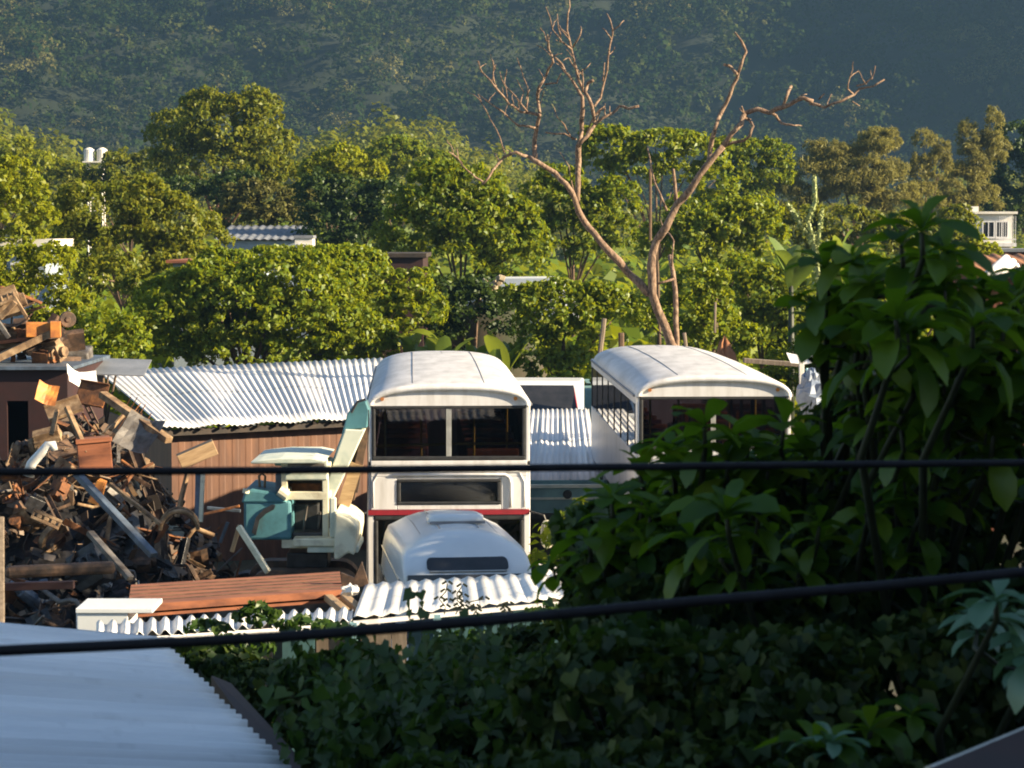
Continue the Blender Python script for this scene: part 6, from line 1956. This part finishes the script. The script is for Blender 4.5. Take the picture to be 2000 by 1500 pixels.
vinemass('broad_vines', 'larger leaved vines in loose clumps over the dark bank', 'vines',
         [(600, 1320, 60, 26, .8), (690, 1285, 34, 20, 1.2), (800, 1340, 60, 30, -.4), (930, 1290, 60, 24, .8), (1030, 1330, 60, 40, -.2), (740, 1440, 70, 40, -1.9), (880, 1440, 80, 34, -2.4), (1010, 1420, 70, 40, -2.4), (830, 1530, 80, 40, -3.2), (690, 1500, 36, 40, -2.6), (1100, 1480, 90, 40, -3)],
         13.0, 40, 2600, mat='leaf_creep')
# thin stalks that stand up out of the bank
mb = MB(); pts_, nrm_ = [], []
for k in range(60):
    u, v, d_ = lr.uniform(560, 1250), lr.uniform(1300, 1520), 0
    d_ = 13.4 - (v - 1280) / 230 * 3.4
    b_ = P(u, v, d_); L_ = lr.uniform(.15, .42)
    tipv = Vector((lr.uniform(-.12, .12), lr.uniform(-.1, .05), L_))
    for s in range(9):
        w = s / 8
        q_ = b_ + tipv * w
        for sd in (-1, 1):
            pts_.append((q_.x + sd * .035, q_.y, q_.z)); nrm_.append((sd * .5, -.5, .8))
v_, f_ = heart_leaves(np.array(pts_), np.array(nrm_), .075)
tag(np_mesh('leafy_stalks', v_, f_, M['leaf_creep']), 'thin leafy stalks standing out of the dark bank', 'weeds', kind='stuff')
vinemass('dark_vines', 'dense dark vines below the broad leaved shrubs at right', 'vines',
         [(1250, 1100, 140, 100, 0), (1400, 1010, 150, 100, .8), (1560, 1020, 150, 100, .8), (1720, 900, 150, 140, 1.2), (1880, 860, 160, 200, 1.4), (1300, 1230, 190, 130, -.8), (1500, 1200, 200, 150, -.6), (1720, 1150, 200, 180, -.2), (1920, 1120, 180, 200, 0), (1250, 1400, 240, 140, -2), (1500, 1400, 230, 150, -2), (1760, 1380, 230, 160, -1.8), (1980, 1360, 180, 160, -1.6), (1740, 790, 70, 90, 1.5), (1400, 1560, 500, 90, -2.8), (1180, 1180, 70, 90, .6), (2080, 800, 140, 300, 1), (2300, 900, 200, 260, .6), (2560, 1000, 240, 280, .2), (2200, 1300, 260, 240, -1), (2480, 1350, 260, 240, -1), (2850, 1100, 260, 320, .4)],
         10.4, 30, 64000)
vinemass('green_vines', 'brighter vine leaves trailing over the dark green mass', 'vines',
         [(1180, 1050, 90, 60, -.2), (1450, 960, 140, 60, .2), (1620, 960, 120, 80, 0), (1300, 1130, 130, 80, -.6), (1560, 1150, 160, 90, -.8), (1800, 1060, 140, 100, -.4), (1250, 1290, 160, 70, -1.6), (1560, 1320, 180, 80, -1.8)],
         10.6, 34, 3200, mat='leaf_creep')
vinemass('creeper', 'creeper leaves climbing over the white scalloped roof edge', 'creeper',
         [(400, 1226, 40, 10, 0), (500, 1205, 40, 26, 0), (590, 1222, 50, 14, 0), (460, 1262, 80, 16, -.4), (330, 1262, 50, 10, -.2), (650, 1235, 40, 14, -.3), (950, 1250, 90, 12, -.6), (1080, 1200, 50, 20, -.4)],
         21.3, 20, 560, mat='leaf_creep')
# slender weeds in front of the white lean-to roof
mb = MB(); c = P(880, 1180, 21.6)
for (u, h) in ((868, 60), (905, 55), (890, 35), (985, 20), (925, 30)):
    q = [P(u + lr.uniform(-6, 6) * i, 1200 - h * i / 4, 21.6) - c for i in range(5)]
    mb.tube(q, .006, 5)
    for p in q[1:]:
        for s in (-1, 1): mb.box(p + Vector((s * .03, 0, .01)), (.05, .012, .02), Euler((0, s * .6, 0)).to_matrix())
q = mb.build('weeds', M['stem_green']); q.location = c; tag(q, 'slender weeds against the white lean-to roof', 'weeds', kind='stuff')
# yard weeds round the bus and excavator
cs, rs = [], []
wr = np.random.default_rng(3)
for k in range(150):
    x, y = wr.uniform(-5.5, 4), wr.uniform(27, 42)
    if -2.6 < x < 0.6 and y > 28.5: continue
    r = wr.uniform(.2, .5)
    cs.append((x, y, float(terr(x, y)) + r * .5)); rs.append((r, r, r * wr.uniform(.8, 1.6)))
for (u, v, d, r) in ((1120, 1045, 33, .5), (1095, 1070, 32, .5), (1075, 1085, 33, .5), (1140, 1010, 34, .4), (1085, 1100, 31, .5), (610, 1070, 40.6, .14), (590, 1065, 40.6, .12), (620, 1058, 40.5, .1)):
    p = P(u, v, d); cs.append(tuple(p)); rs.append((r, r, r))
    if r > .3: cs.append((p.x, p.y, p.z * .45)); rs.append((r * 1.4, r, p.z * .5))
leafmass('yard_weeds', 'weeds growing round the bus and excavator', 'weeds', np.array(cs), np.array(rs), 90, np.array(rs)[:, 0] * .3, 'leaf_mid')
# unseen trees added at right to shade the minibus front and the heap foot
def add_unseen_tree(label, x, y, h, r):
    gz = float(terr(x, y))
    t = thing('shade_tree', label, 'tree', (x, y, gz), 0, 'trees right of the yard')
    bl = [(0, 0, h - r, r, r, r), (r * .5, .4, h - r * 1.4, r * .8, r * .8, r * .7), (-r * .5, -.3, h - r * 1.5, r * .8, r * .8, r * .7)]
    p, nr = crown_points(bl, 12000, front=False, clump=.4)
    v, f = leaf_arrays(p, nr, .2)
    np_mesh('crown', v, f, M['leaf_mid'], t)
    mb = MB(); mb.tube([(0, 0, -.2), (.05, 0, h * .5), (0, 0, h - r)], [.16, .13, .05], 8); mb.build('trunk', M['bark'], t, smooth=True)
add_unseen_tree('tall round tree standing right of the yard outside the picture', 9.9, 27.7, 9.9, 2.4)
add_unseen_tree('smaller round tree next to the yard right of the lean-to', 12.0, 26.5, 5.2, 1.7)

# ------------------------------------------------------------------ haze: one closed box of even air
hx, hy0, hy1, hz0, hz1 = 258.0, -64.0, 764.0, -2.0, 185.0
mb = MB(); mb.b2(-hx, hx, hy0, hy1, hz0, hz1)
m, n, l, p = newmat('haze')
n.remove(p)
pv = n.new('ShaderNodeVolumePrincipled')
pv.inputs['Color'].default_value = (0.084, 0.156, 0.256, 1)
pv.inputs['Density'].default_value = 0.0008
pv.inputs['Anisotropy'].default_value = 0.2
l.new(pv.outputs[0], n['Material Output'].inputs['Volume'])
hz = mb.build('haze', m)
hz.display_type = 'WIRE'
tag(hz, kind='stuff')
hz['label'] = 'blue haze in the air before the mountain'
